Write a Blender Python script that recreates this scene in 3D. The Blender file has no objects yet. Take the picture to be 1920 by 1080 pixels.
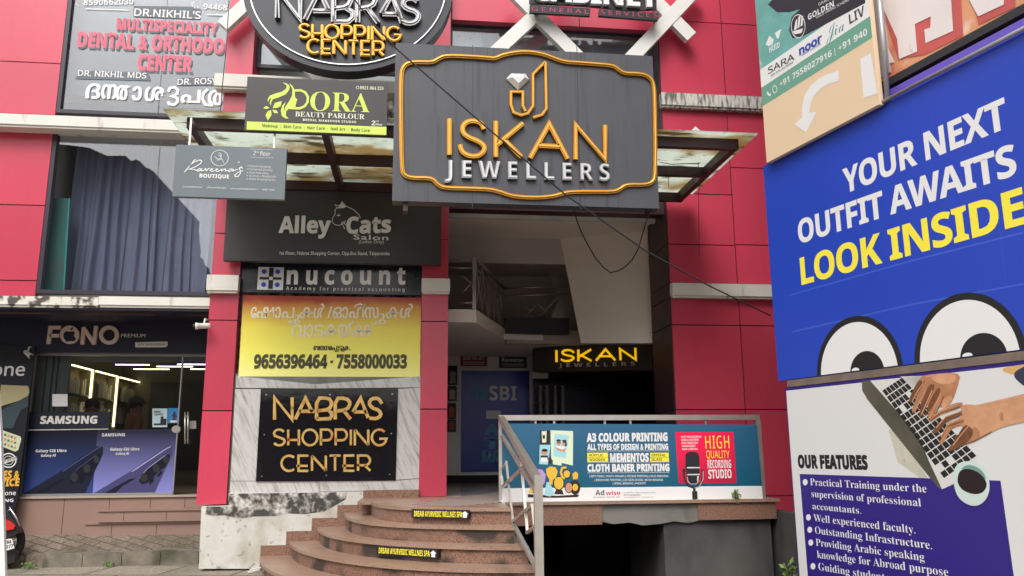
import bpy, math, random
from mathutils import Vector, Matrix
from mathutils.geometry import tessellate_polygon
random.seed(7)
sc = bpy.context.scene
# ------------------------------------------------------------------ camera, sky, sun, exposure
F_PX = 1527.115
PITCH, ROLL, YAW, BOARD_YAW = [math.radians(a) for a in (11.3787, -0.3931, 6.9275, -13.277)]
EYE = Vector((0, 0, 1.6))
FW = Vector((math.sin(YAW)*math.cos(PITCH), math.cos(YAW)*math.cos(PITCH), math.sin(PITCH)))
R0 = Vector((math.cos(YAW), -math.sin(YAW), 0)); U0 = R0.cross(FW)
RT = R0*math.cos(ROLL) + U0*math.sin(ROLL); UP = U0*math.cos(ROLL) - R0*math.sin(ROLL)
cam = bpy.data.cameras.new('camera'); cam.lens = F_PX/1920*36; cam.sensor_width = 36; cam.clip_end = 2000; cam.clip_start = .05
cam_ob = bpy.data.objects.new('camera', cam); sc.collection.objects.link(cam_ob)
m = Matrix((RT, UP, -FW)).transposed().to_4x4(); m.translation = EYE
cam_ob.matrix_world = m; sc.camera = cam_ob

SUN_EL, SUN_AZ = math.radians(50), math.radians(202)      # azimuth from +Y clockwise: behind the camera, to the left
world = bpy.data.worlds.new('World'); sc.world = world; world.use_nodes = True
wn, wl = world.node_tree.nodes, world.node_tree.links
sky = wn.new('ShaderNodeTexSky'); sky.sky_type = 'NISHITA'; sky.sun_disc = False
sky.sun_elevation = SUN_EL; sky.sun_rotation = SUN_AZ; sky.dust_density = 6; sky.air_density = 1.2
hs = wn.new('ShaderNodeHueSaturation'); hs.inputs['Saturation'].default_value = .22
wl.new(sky.outputs[0], hs.inputs['Color']); wl.new(hs.outputs[0], wn['Background'].inputs[0])
wn['Background'].inputs[1].default_value = .15
sun = bpy.data.lights.new('sun', 'SUN'); sun.energy = 0.9; sun.angle = math.radians(25); sun.color = (1, .96, .9)
sun_ob = bpy.data.objects.new('sun', sun); sc.collection.objects.link(sun_ob)
sdir = Vector((math.sin(SUN_AZ)*math.cos(SUN_EL), math.cos(SUN_AZ)*math.cos(SUN_EL), math.sin(SUN_EL)))
sun_ob.rotation_euler = sdir.to_track_quat('Z', 'Y').to_euler(); sun_ob.location = (0, -10, 30)
vs = sc.view_settings; vs.view_transform = 'Standard'; vs.look = 'None'; vs.gamma = 1; vs.exposure = 0.4
sc.render.engine = 'CYCLES'; sc.cycles.max_bounces = 14; sc.cycles.diffuse_bounces = 9; sc.cycles.transparent_max_bounces = 12
sc.cycles.use_denoising = True

# ------------------------------------------------------------------ helpers
def ray(x, y): return RT*((x-960)/F_PX) - UP*((y-540)/F_PX) + FW
def U(x, y, d):
    r = ray(x, y); return EYE + r*(d/r.y)
def Uz(x, y, z):
    r = ray(x, y); return EYE + r*((z-EYE.z)/r.z)
def Z(s, ox, oy, pts): return [(ox+x/s, oy+y/s) for x, y in pts]
def lin(v):
    v /= 255
    return v/12.92 if v <= .04045 else ((v+.055)/1.055)**2.4
def C(r, g, b, k=1): return (lin(r)*k, lin(g)*k, lin(b)*k)

class Plane:
    def __init__(s, o, ex, n): s.o, s.ex, s.n = Vector(o), Vector(ex).normalized(), Vector(n).normalized(); s.ez = Vector((0, 0, 1))
    def uv(s, x, y):
        r = ray(x, y); p = EYE + r*((s.o-EYE).dot(s.n)/r.dot(s.n)) - s.o
        return (p.dot(s.ex), p.dot(s.ez))
    def pt(s, u, v, w=0): return s.o + s.ex*u + s.ez*v + s.n*w
    def P(s, pts): return [s.uv(*p) for p in pts]
    def mpp(s, x, y):
        a, b = s.uv(x-1, y), s.uv(x+1, y); return math.hypot(a[0]-b[0], a[1]-b[1])/2
def FP(d): return Plane((0, d, 0), (1, 0, 0), (0, -1, 0))
def VP(a, b, off=0):                                       # upright plane through two ground points, left to right in view
    e = Vector((b[0]-a[0], b[1]-a[1], 0)).normalized(); n = Vector((e.y, -e.x, 0))
    return Plane(Vector((a[0], a[1], 0)) + n*off, e, n)

class MB:
    def __init__(s): s.v, s.f, s.m, s.sm, s.runs = [], [], [], [], []
    def face(s, pts, mi=0, smooth=False):
        i = len(s.v); s.v += [tuple(p) for p in pts]; s.f.append(tuple(range(i, i+len(pts)))); s.m.append(mi); s.sm.append(smooth)
    def box(s, x0, x1, y0, y1, z0, z1, mi=0):
        x0, x1 = sorted((x0, x1)); y0, y1 = sorted((y0, y1)); z0, z1 = sorted((z0, z1))
        i = len(s.v); s.v += [(x, y, z) for z in (z0, z1) for x, y in ((x0, y0), (x1, y0), (x1, y1), (x0, y1))]
        for q in ((3, 2, 1, 0), (4, 5, 6, 7), (0, 1, 5, 4), (1, 2, 6, 5), (2, 3, 7, 6), (3, 0, 4, 7)):
            s.f.append(tuple(i+k for k in q)); s.m.append(mi); s.sm.append(False)
        return s
    def prism(s, pl, uv, w0, w1, mi=0, back=True):
        n = len(uv); a = sum(uv[k][0]*uv[(k+1) % n][1]-uv[(k+1) % n][0]*uv[k][1] for k in range(n))
        if a < 0: uv = uv[::-1]
        t = tessellate_polygon([[Vector((u, v, 0)) for u, v in uv]])
        i = len(s.v); s.v += [tuple(pl.pt(u, v, w1)) for u, v in uv] + [tuple(pl.pt(u, v, w0)) for u, v in uv]
        for a_, b_, c_ in t:
            p, q, r = uv[a_], uv[b_], uv[c_]
            if (q[0]-p[0])*(r[1]-p[1])-(q[1]-p[1])*(r[0]-p[0]) < 0: b_, c_ = c_, b_
            s.f.append((i+a_, i+b_, i+c_)); s.m.append(mi); s.sm.append(False)
            if back: s.f.append((i+n+a_, i+n+c_, i+n+b_)); s.m.append(mi); s.sm.append(False)
        for k in range(n):
            j = (k+1) % n; s.f.append((i+k, i+n+k, i+n+j, i+j)); s.m.append(mi); s.sm.append(False)
        return s
    def zprism(s, xy, z0, z1, mi=0):                        # upright prism over a ground outline
        n = len(xy); a = sum(xy[k][0]*xy[(k+1) % n][1]-xy[(k+1) % n][0]*xy[k][1] for k in range(n))
        if a < 0: xy = xy[::-1]
        t = tessellate_polygon([[Vector((p[0], p[1], 0)) for p in xy]])
        i = len(s.v); s.v += [(p[0], p[1], z1) for p in xy] + [(p[0], p[1], z0) for p in xy]
        for a_, b_, c_ in t:
            p, q, r = xy[a_], xy[b_], xy[c_]
            if (q[0]-p[0])*(r[1]-p[1])-(q[1]-p[1])*(r[0]-p[0]) < 0: b_, c_ = c_, b_
            s.f += [(i+a_, i+b_, i+c_), (i+n+a_, i+n+c_, i+n+b_)]; s.m += [mi, mi]; s.sm += [False]*2
        for k in range(n):
            j = (k+1) % n; s.f.append((i+k, i+n+k, i+n+j, i+j)); s.m.append(mi); s.sm.append(False)
        return s
    def flat(s, pl, uv, w, mi=0):
        t = tessellate_polygon([[Vector((u, v, 0)) for u, v in uv]]); i = len(s.v)
        s.v += [tuple(pl.pt(u, v, w)) for u, v in uv]
        for a_, b_, c_ in t:
            p, q, r = uv[a_], uv[b_], uv[c_]
            if (q[0]-p[0])*(r[1]-p[1])-(q[1]-p[1])*(r[0]-p[0]) < 0: b_, c_ = c_, b_
            s.f.append((i+a_, i+b_, i+c_)); s.m.append(mi); s.sm.append(False)
        return s
    def px(s, pl, pts, w, mi=0): return s.flat(pl, pl.P(pts), w, mi)          # flat print, outline in photo pixels
    def pxp(s, pl, pts, w0, w1, mi=0): return s.prism(pl, pl.P(pts), w0, w1, mi)
    def rect(s, pl, x0, y0, x1, y1, w0, w1, mi=0):          # upright rectangle between two photo corners
        a, b = pl.uv(x0, y0), pl.uv(x1, y1)
        return s.prism(pl, [(a[0], b[1]), (b[0], b[1]), (b[0], a[1]), (a[0], a[1])], w0, w1, mi)
    def rectf(s, pl, x0, y0, x1, y1, w, mi=0):
        a, b = pl.uv(x0, y0), pl.uv(x1, y1)
        return s.flat(pl, [(a[0], b[1]), (b[0], b[1]), (b[0], a[1]), (a[0], a[1])], w, mi)
    def vbar(s, pl, x, y0, y1, wpx, w0, w1, mi=0):           # thin upright bar, position read at its middle
        u = pl.uv(x, (y0+y1)/2)[0]; k = pl.mpp(x, (y0+y1)/2)*wpx/2; a, c = pl.uv(x, y0)[1], pl.uv(x, y1)[1]
        return s.prism(pl, [(u-k, c), (u+k, c), (u+k, a), (u-k, a)], w0, w1, mi)
    def ell(s, pl, cx, cy, rx, ry, w0, w1=None, mi=0, n=28, a0=0, a1=360):
        pts = [(cx+rx*math.cos(math.radians(a0+(a1-a0)*k/n)), cy+ry*math.sin(math.radians(a0+(a1-a0)*k/n))) for k in range(n if a1-a0 == 360 else n+1)]
        return s.px(pl, pts, w0, mi) if w1 is None else s.pxp(pl, pts, w0, w1, mi)
    def ribbon(s, pl, pts, wpx, w0, w1=None, mi=0, closed=False, px=True):    # stroke of constant width lying on a plane
        k = wpx*(pl.mpp(*pts[len(pts)//2]) if px else 1); uv = [Vector(p) for p in (pl.P(pts) if px else pts)]; n = len(uv); L, Rr = [], []
        for i in range(n):
            a = uv[i-1] if (i or closed) else None; b = uv[(i+1) % n] if (i < n-1 or closed) else None
            d0 = (uv[i]-a).normalized() if a is not None and (uv[i]-a).length > 1e-9 else None
            d1 = (b-uv[i]).normalized() if b is not None and (b-uv[i]).length > 1e-9 else None
            if d0 is None: d0 = d1
            if d1 is None: d1 = d0
            t = (d0+d1); t = t.normalized() if t.length > .05 else d0
            nn = Vector((-t.y, t.x)); c = max(.45, nn.dot(Vector((-d0.y, d0.x))))
            e0 = -d0*k*.5 if (i == n-1 and not closed) else Vector((0, 0))
            L.append(uv[i]+nn*k*.5/c); Rr.append(uv[i]-nn*k*.5/c)
        i0 = len(s.v); rng = range(n if closed else n-1)
        if w1 is None:
            s.v += [tuple(pl.pt(p.x, p.y, w0)) for p in L+Rr]
            for i in rng:
                j = (i+1) % n; s.f.append((i0+i, i0+n+i, i0+n+j, i0+j)); s.m.append(mi); s.sm.append(False)
        else:
            s.v += [tuple(pl.pt(p.x, p.y, w1)) for p in L+Rr] + [tuple(pl.pt(p.x, p.y, w0)) for p in L+Rr]
            for i in rng:
                j = (i+1) % n
                for q in ((i, n+i, n+j, j), (i, j, 2*n+j, 2*n+i), (n+i, 3*n+i, 3*n+j, n+j)):
                    s.f.append(tuple(i0+t for t in q)); s.m.append(mi); s.sm.append(False)
            if not closed:
                for q in ((0, 2*n, 3*n, n), (n-1, 2*n-1, 4*n-1, 3*n-1)):
                    s.f.append(tuple(i0+t for t in q)); s.m.append(mi); s.sm.append(False)
        return s
    def tube(s, pts, r, n=8, closed=False, mi=0, taper=None):
        pts = [Vector(p) for p in pts]; N = len(pts); i0 = len(s.v); ref = None
        for i, p in enumerate(pts):
            a = pts[i-1] if (i or closed) else p; b = pts[(i+1) % N] if (i < N-1 or closed) else p
            t = (b-a).normalized()
            if ref is None: ref = t.orthogonal().normalized()
            ref = (ref-t*ref.dot(t)); ref = ref.normalized() if ref.length > 1e-6 else t.orthogonal().normalized()
            q = t.cross(ref); rr = r if taper is None else r*(1+(taper-1)*i/(N-1))
            s.v += [tuple(p+ref*rr*math.cos(2*math.pi*k/n)+q*rr*math.sin(2*math.pi*k/n)) for k in range(n)]
        for i in range(N if closed else N-1):
            j = (i+1) % N
            for k in range(n):
                l = (k+1) % n; s.f.append((i0+i*n+k, i0+i*n+l, i0+j*n+l, i0+j*n+k)); s.m.append(mi); s.sm.append(n > 4)
        if not closed:
            s.f += [tuple(i0+k for k in range(n))[::-1], tuple(i0+(N-1)*n+k for k in range(n))]; s.m += [mi]*2; s.sm += [False]*2
        return s
    def bar(s, a, b, wx, wz, mi=0):                         # rectangular bar between two points
        a, b = Vector(a), Vector(b); t = (b-a).normalized(); up = Vector((0, 0, 1)) if abs(t.z) < .9 else Vector((1, 0, 0))
        x = t.cross(up).normalized(); z = x.cross(t); i = len(s.v)
        s.v += [tuple(p+x*sx*wx/2+z*sz*wz/2) for p in (a, b) for sx, sz in ((-1, -1), (1, -1), (1, 1), (-1, 1))]
        for q in ((3, 2, 1, 0), (4, 5, 6, 7), (0, 1, 5, 4), (1, 2, 6, 5), (2, 3, 7, 6), (3, 0, 4, 7)):
            s.f.append(tuple(i+k for k in q)); s.m.append(mi); s.sm.append(False)
        return s
    def rev(s, o, ax, prof, n=20, mi=0):                    # lathe: prof = (distance along ax, radius)
        o, ax = Vector(o), Vector(ax).normalized(); a = ax.orthogonal().normalized(); b = ax.cross(a); i0 = len(s.v)
        for h, r in prof: s.v += [tuple(o+ax*h+(a*math.cos(2*math.pi*k/n)+b*math.sin(2*math.pi*k/n))*r) for k in range(n)]
        for i in range(len(prof)-1):
            for k in range(n):
                l = (k+1) % n; s.f.append((i0+i*n+k, i0+i*n+l, i0+(i+1)*n+l, i0+(i+1)*n+k)); s.m.append(mi); s.sm.append(True)
        s.f += [tuple(i0+k for k in range(n))[::-1], tuple(i0+(len(prof)-1)*n+k for k in range(n))]; s.m += [mi]*2; s.sm += [False]*2
        return s
    def text(s, pl, t, xl, yl, xr, yr, h, style='b', w=.004, ext=None, off=0, sp=1, mi=0, slant=0, joined=False):
        # ink box: baseline-left and baseline-right in photo pixels, height of the tallest letter in pixels at the left
        vs_, fs_, be = text_geom(t, style, off, sp); f0 = len(s.f)
        a, b, c = pl.uv(xl, yl), pl.uv(xr, yr), pl.uv(xl, yl-h)
        x0 = min(v[0] for v in vs_); x1 = max(v[0] for v in vs_); y1 = max(v[1] for v in vs_); i = len(s.v); n = len(vs_); hh = c[1]-a[1]; q = []
        for x, y in vs_:
            k = (x-x0)/(x1-x0); q.append((a[0]+(b[0]-a[0])*k+slant*hh*y/y1, a[1]+(b[1]-a[1])*k+hh*y/y1))
        s.v += [tuple(pl.pt(u, v, w+(ext or 0))) for u, v in q]
        for f in fs_: s.f.append(tuple(i+k for k in f)); s.m.append(mi); s.sm.append(False)
        if ext:
            s.v += [tuple(pl.pt(u, v, w)) for u, v in q]
            for e in be: s.f.append((i+e[0], i+n+e[0], i+n+e[1], i+e[1])); s.m.append(mi); s.sm.append(False)
        if joined and s.runs: s.runs[-1][1] = len(s.f)
        else: s.runs.append([f0, len(s.f)])
        return s
    def leaves(s, c, rad, n, size, mi=0, up=.3):
        for _ in range(n):
            d = Vector((random.gauss(0, 1), random.gauss(0, 1), random.gauss(0, 1))).normalized()*random.random()**.4
            p = Vector(c)+Vector((d.x*rad[0], d.y*rad[1], d.z*rad[2])); a = Vector((random.uniform(-1, 1), random.uniform(-1, 1), random.uniform(-.4, 1))).normalized()*size*random.uniform(.6, 1.3)
            b = a.cross(Vector((random.uniform(-1, 1), random.uniform(-1, 1), random.uniform(-1, 1)))).normalized()*size*.28
            s.face([p, p+a*.5+b, p+a, p+a*.5-b], mi)
        return s

TG = {}
def sty(t, k):
    base = {'b': (0x1D5D4, 0x1D5EE, 0x1D7EC), 'n': (0x1D5A0, 0x1D5BA, 0x1D7E2), 's': (0x1D400, 0x1D41A, 0x1D7CE), 'c': (0x1D4D0, 0x1D4EA, None), 'i': (0x1D434, 0x1D44E, None)}.get(k)
    if not base: return t
    o = ''
    for ch in t:
        if 'A' <= ch <= 'Z': o += chr(base[0]+ord(ch)-65)
        elif 'a' <= ch <= 'z': o += chr(base[1]+ord(ch)-97) if not (k == 'i' and ch == 'h') else '\u210E'
        elif ch.isdigit() and base[2] and ch.isascii(): o += chr(base[2]+ord(ch)-48)
        else: o += ch
    return o
def text_geom(t, style, off, sp):
    """flat filled letters; off thickens (+) or thins (-) every stroke; also the outline edges for side walls"""
    key = (t, style, off, sp)
    if key not in TG:
        c = bpy.data.curves.new('lettering', 'FONT'); c.body = sty(t, style); c.size = 1; c.space_character = sp; c.resolution_u = 3
        o = bpy.data.objects.new('lettering', c); sc.collection.objects.link(o); bpy.context.view_layer.update()
        me = bpy.data.meshes.new_from_object(o.evaluated_get(bpy.context.evaluated_depsgraph_get()))
        V = [Vector((v.co.x, v.co.y)) for v in me.vertices]; F = []
        for p in me.polygons:
            q = tuple(p.vertices); ar = sum(V[q[k]].x*V[q[(k+1) % len(q)]].y-V[q[(k+1) % len(q)]].x*V[q[k]].y for k in range(len(q)))
            if abs(ar) > 1e-10: F.append(q if ar > 0 else q[::-1])
        de = {}
        for q in F:
            for k in range(len(q)): de[(q[k], q[(k+1) % len(q)])] = 1
        be = [e for e in de if (e[1], e[0]) not in de]
        if off:
            nx = {}
            for e in be:
                d = V[e[1]]-V[e[0]]
                if d.length < 1e-7: continue
                d.normalize(); n = Vector((d.y, -d.x)); nx.setdefault(e[0], []).append(n); nx.setdefault(e[1], []).append(n)
            V2 = list(V)
            for i, ns in nx.items():
                n = sum(ns, Vector((0, 0)))
                if n.length < .05: continue
                n.normalize(); V2[i] = V[i]+n*off/max(.55, n.dot(ns[0]))
            V = V2
        TG[key] = ([(v.x, v.y) for v in V], F, be)
        bpy.data.objects.remove(o); bpy.data.curves.remove(c); bpy.data.meshes.remove(me)
    return TG[key]
def smooth(pts, n=2):                                        # Chaikin rounding of a closed outline
    pts = [Vector(p) for p in pts]
    for _ in range(n): pts = [q for a, c in zip(pts, pts[1:]+pts[:1]) for q in (a.lerp(c, .25), a.lerp(c, .75))]
    return [tuple(p) for p in pts]

def thing(name, label, cat, loc=(0, 0, 0), group=None):
    o = bpy.data.objects.new(name, None); sc.collection.objects.link(o); o.location = loc; o.empty_display_size = .2
    o['label'] = label; o['category'] = cat
    if group: o['group'] = group
    return o
def part(name, mb, mats, parent=None, label=None):
    if parent is not None and len(mb.runs) > 1:              # each line of writing is a part of its own
        used = set()
        for a, c in mb.runs: used.update(range(a, c))
        groups = [list(range(a, c)) for a, c in mb.runs]; rest = [k for k in range(len(mb.f)) if k not in used]
        if rest: groups.append(rest)
        for g in groups:
            q = MB(); rm = {}
            for k in g:
                f = []
                for v in mb.f[k]:
                    if v not in rm: rm[v] = len(q.v); q.v.append(mb.v[v])
                    f.append(rm[v])
                q.f.append(tuple(f)); q.m.append(mb.m[k]); q.sm.append(mb.sm[k])
            last = part(name if g is not rest else 'lettering_mark', q, mats, parent, label)
        return last
    me = bpy.data.meshes.new(name); me.from_pydata(mb.v, [], mb.f)
    if not isinstance(mats, (list, tuple)): mats = [mats]
    for q in mats: me.materials.append(q)
    me.polygons.foreach_set('material_index', mb.m); me.polygons.foreach_set('use_smooth', mb.sm); me.update()
    o = bpy.data.objects.new(name, me); sc.collection.objects.link(o)
    if parent is not None:
        o.parent = parent
        if parent.type == 'EMPTY': o.matrix_parent_inverse = Matrix.Translation(-parent.location)
    if label: o['label'] = label
    return o
def solo(name, mb, mats, label, cat, group=None):
    o = part(name, mb, mats); o['label'] = label; o['category'] = cat
    if group: o['group'] = group
    return o
def struct(name, mb, mats):
    o = part(name, mb, mats); o['kind'] = 'structure'; return o
def dup(root, delta, label=None):
    r = root.copy(); sc.collection.objects.link(r); r.location = root.location + Vector(delta)
    if label: r['label'] = label
    for ch in root.children:
        c = ch.copy(); sc.collection.objects.link(c); c.parent = r; c.matrix_parent_inverse = ch.matrix_parent_inverse
        for g in ch.children:
            d = g.copy(); sc.collection.objects.link(d); d.parent = c
    return r

# ------------------------------------------------------------------ materials
def mat(name, col, rough=.5, metal=0, spec=.5, var=0, vscale=3, stretch=(1, 1, 1), stains=(), bump=0, bscale=30, coat=0, emit=None, estr=0):
    """col + soft variation; stains = (colour, scale, stretch, low, high[, opacity]) noise masks laid over it."""
    M = bpy.data.materials.new(name); M.use_nodes = True; nt = M.node_tree; N, L = nt.nodes, nt.links; b = N['Principled BSDF']
    b.inputs['Roughness'].default_value = rough; b.inputs['Metallic'].default_value = metal; b.inputs['Specular IOR Level'].default_value = spec
    b.inputs['Coat Weight'].default_value = coat; b.inputs['Coat Roughness'].default_value = .08
    b.inputs['Base Color'].default_value = (*col, 1)
    if emit: b.inputs['Emission Color'].default_value = (*emit, 1); b.inputs['Emission Strength'].default_value = estr
    if not (var or stains or bump): return M
    geo = N.new('ShaderNodeNewGeometry')
    def noise(scale, st, det=6):
        src = geo.outputs['Position']
        if len(st) > 3:
            m0 = N.new('ShaderNodeMapping'); m0.inputs['Rotation'].default_value = (0, st[3], 0); L.new(src, m0.inputs[0]); src = m0.outputs[0]
        mp = N.new('ShaderNodeMapping'); mp.inputs['Scale'].default_value = st[:3]; L.new(src, mp.inputs[0])
        n = N.new('ShaderNodeTexNoise'); n.inputs['Scale'].default_value = scale; n.inputs['Detail'].default_value = det; L.new(mp.outputs[0], n.inputs['Vector'])
        return n.outputs['Fac']
    cur = None
    if var:
        mr = N.new('ShaderNodeMapRange'); mr.inputs[1].default_value = .25; mr.inputs[2].default_value = .75
        mr.inputs[3].default_value = 1-var; mr.inputs[4].default_value = 1+var*.6; L.new(noise(vscale, stretch), mr.inputs[0])
        mx = N.new('ShaderNodeVectorMath'); mx.operation = 'SCALE'; mx.inputs[0].default_value = col; L.new(mr.outputs[0], mx.inputs['Scale']); cur = mx.outputs[0]
    for st in stains:
        c, scl, strch, lo, hi = st[:5]; op = st[5] if len(st) > 5 else 1
        mr = N.new('ShaderNodeMapRange'); mr.inputs[1].default_value = lo; mr.inputs[2].default_value = hi; mr.inputs[4].default_value = op; mr.clamp = True
        L.new(noise(scl, strch, 8), mr.inputs[0]); mx = N.new('ShaderNodeMix'); mx.data_type = 'RGBA'
        L.new(mr.outputs[0], mx.inputs['Factor'])
        if cur: L.new(cur, mx.inputs[6])
        else: mx.inputs[6].default_value = (*col, 1)
        mx.inputs[7].default_value = (*c, 1); cur = mx.outputs[2]
    if cur: L.new(cur, b.inputs['Base Color'])
    if bump:
        bp = N.new('ShaderNodeBump'); bp.inputs['Strength'].default_value = bump; bp.inputs['Distance'].default_value = .01
        L.new(noise(bscale, stretch), bp.inputs['Height']); L.new(bp.outputs[0], b.inputs['Normal'])
    return M
def glass(name, tint, refl, rough=0):
    M = bpy.data.materials.new(name); M.use_nodes = True; N, L = M.node_tree.nodes, M.node_tree.links; N.remove(N['Principled BSDF'])
    t = N.new('ShaderNodeBsdfTransparent'); t.inputs[0].default_value = (*tint, 1); g = N.new('ShaderNodeBsdfGlossy'); g.inputs['Roughness'].default_value = rough
    mx = N.new('ShaderNodeMixShader'); mx.inputs[0].default_value = refl; L.new(t.outputs[0], mx.inputs[1]); L.new(g.outputs[0], mx.inputs[2])
    L.new(mx.outputs[0], N['Material Output'].inputs[0]); return M
BLK = (.012, .012, .014)
M = {}
M['red'] = mat('red_cladding', (.58, .052, .098), rough=.33, var=.06, vscale=.8, coat=.2, stains=[((.45, .04, .075), 2.2, (3, 3, .5), .6, .8, .35), ((.3, .09, .1), 1.6, (7, 7, .4), .58, .75, .25)], bump=.12, bscale=1.6)
M['joint'] = mat('cladding_joint', (.02, .012, .014), rough=.8)
M['band'] = mat('white_band', (.72, .7, .64), rough=.5, var=.08, vscale=2, stains=[((.22, .19, .13), 2.6, (3, 3, .7), .6, .72, .5)])
M['bandmold'] = mat('moldy_band', (.7, .68, .6), rough=.6, var=.1, vscale=2, stains=[((.04, .037, .03), 7, (1, 1, 1), .5, .58, .95), ((.1, .05, .02), 5, (4, 4, .4), .62, .7, .7)])
M['bandmold2'] = mat('dirty_band', (.6, .58, .53), rough=.6, var=.1, vscale=2, stains=[((.07, .065, .06), 5, (5, 5, .8), .45, .62, .9)])
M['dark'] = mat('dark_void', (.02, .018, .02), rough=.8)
M['frame'] = mat('dark_window_frame', (.03, .025, .04), rough=.4)
M['navy'] = mat('navy_fascia', (.012, .013, .035), rough=.45, var=.2)
M['pane'] = glass('reflective_pane', (.86, .89, .92), .12)
M['pane2'] = glass('clear_pane', (.9, .92, .93), .09)
M['white'] = mat('white_print', (.82, .82, .82), rough=.5)
M['wpaint'] = mat('white_lattice_paint', (.78, .78, .74), rough=.5, var=.05, stains=[((.33, .31, .2), 2.5, (2, 2, .8), .66, .76, .7)])
M['grey'] = mat('grey_backing', C(98, 106, 112), rough=.6, var=.06)
M['steel'] = mat('stainless_steel', (.66, .62, .57), rough=.33, metal=.75, var=.1, vscale=8)
M['chrome'] = mat('silver_lettering', (.62, .61, .59), rough=.2, metal=.9)
M['gold'] = mat('gold_lettering', (.85, .42, .05), rough=.22, metal=1)
M['golddk'] = mat('gold_trough', (.5, .22, .02), rough=.35, metal=.7)
M['goldlt'] = mat('gold_highlight', (.74, .42, .08), rough=.25, metal=.5)
M['char'] = mat('charcoal_board', C(70, 72, 79), rough=.42, var=.12, vscale=1.5, stains=[(C(50, 52, 58), 3, (9, 9, .35), .56, .7, .8), (C(100, 103, 110), 4, (12, 12, .3), .66, .75, .35)])
M['char2'] = mat('charcoal_vinyl', C(56, 52, 54), rough=.45, var=.1, vscale=2)
M['ovalb'] = mat('oval_board', C(40, 43, 54), rough=.4, var=.2, vscale=3, stains=[(C(120, 122, 128), 6, (1, 1, 3), .7, .78, .5)])
M['beam'] = mat('maroon_steel', C(58, 30, 36), rough=.5, var=.15)
M['granite'] = mat('brown_granite', C(146, 112, 95), rough=.3, var=.1, vscale=2, stains=[(C(86, 56, 46), 90, (1, 1, 1), .5, .58, .85), (C(190, 160, 148), 70, (1, 1, 1), .62, .68, .7)])
M['granitedk'] = mat('weathered_granite', C(142, 109, 92), rough=.5, var=.15, vscale=2, stains=[(C(80, 52, 42), 90, (1, 1, 1), .5, .58, .85), ((.03, .027, .022), 2.8, (1, 1, 1.4), .45, .58, .9)])
M['tread'] = mat('granite_tread', C(158, 131, 113), rough=.33, var=.12, vscale=2.5, stains=[(C(120, 86, 74), 60, (1, 1, 1), .52, .62, .5), (C(95, 82, 72), 3, (1, 1, 1), .58, .75, .5)])
M['tile'] = mat('brown_floor_tile', C(150, 122, 110), rough=.45, var=.07, vscale=2)
M['tilej'] = mat('tile_joint', C(70, 55, 48), rough=.9)
M['moldwall'] = mat('moldy_white_paint', (.63, .62, .58), rough=.85, var=.1, vscale=3, bump=.5, bscale=18, stains=[((.36, .32, .23), 2.6, (1, 1, .8), .5, .7, .75), ((.12, .11, .09), 14, (1, 1, 1), .62, .7, .6)])
M['moldblk'] = mat('black_mold_plaster', (.66, .64, .6), rough=.9, bump=.5, bscale=25, stains=[((.3, .28, .24), 26, (1, 1, 1), .45, .6, .8), ((.03, .028, .024), 9, (1, 1, .9), .38, .55, .93)])
M['concrete'] = mat('concrete', (.2, .19, .17), rough=.9, var=.3, vscale=2, bump=.5, bscale=12, stains=[((.045, .042, .038), 2, (1, 1, .5), .5, .7, .85)])
M['concdk'] = mat('dark_concrete', (.085, .08, .076), rough=.9, var=.35, vscale=1.5, bump=.4, bscale=8, stains=[((.02, .02, .022), 1.4, (1, 1, .4), .5, .68, .9)])  # darker concrete with near-black blotches stretched upright
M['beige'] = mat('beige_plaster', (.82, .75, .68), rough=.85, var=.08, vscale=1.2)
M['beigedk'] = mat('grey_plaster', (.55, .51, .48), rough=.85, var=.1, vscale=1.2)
M['wwall'] = mat('white_door_panel', (.86, .84, .82), rough=.5)
M['lobby'] = mat('lobby_floor_tile', (.46, .42, .39), rough=.15, var=.1)
nt = M['red'].node_tree; N, L = nt.nodes, nt.links; oi = N.new('ShaderNodeObjectInfo'); mr = N.new('ShaderNodeMapRange'); mr.inputs[3].default_value = .86; mr.inputs[4].default_value = 1.08; L.new(oi.outputs['Random'], mr.inputs[0])
bs = N['Principled BSDF']; sk_ = bs.inputs['Base Color'].links[0].from_socket; vm = N.new('ShaderNodeVectorMath'); vm.operation = 'SCALE'; L.new(sk_, vm.inputs[0]); L.new(mr.outputs[0], vm.inputs['Scale']); L.new(vm.outputs[0], bs.inputs['Base Color'])
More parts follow.
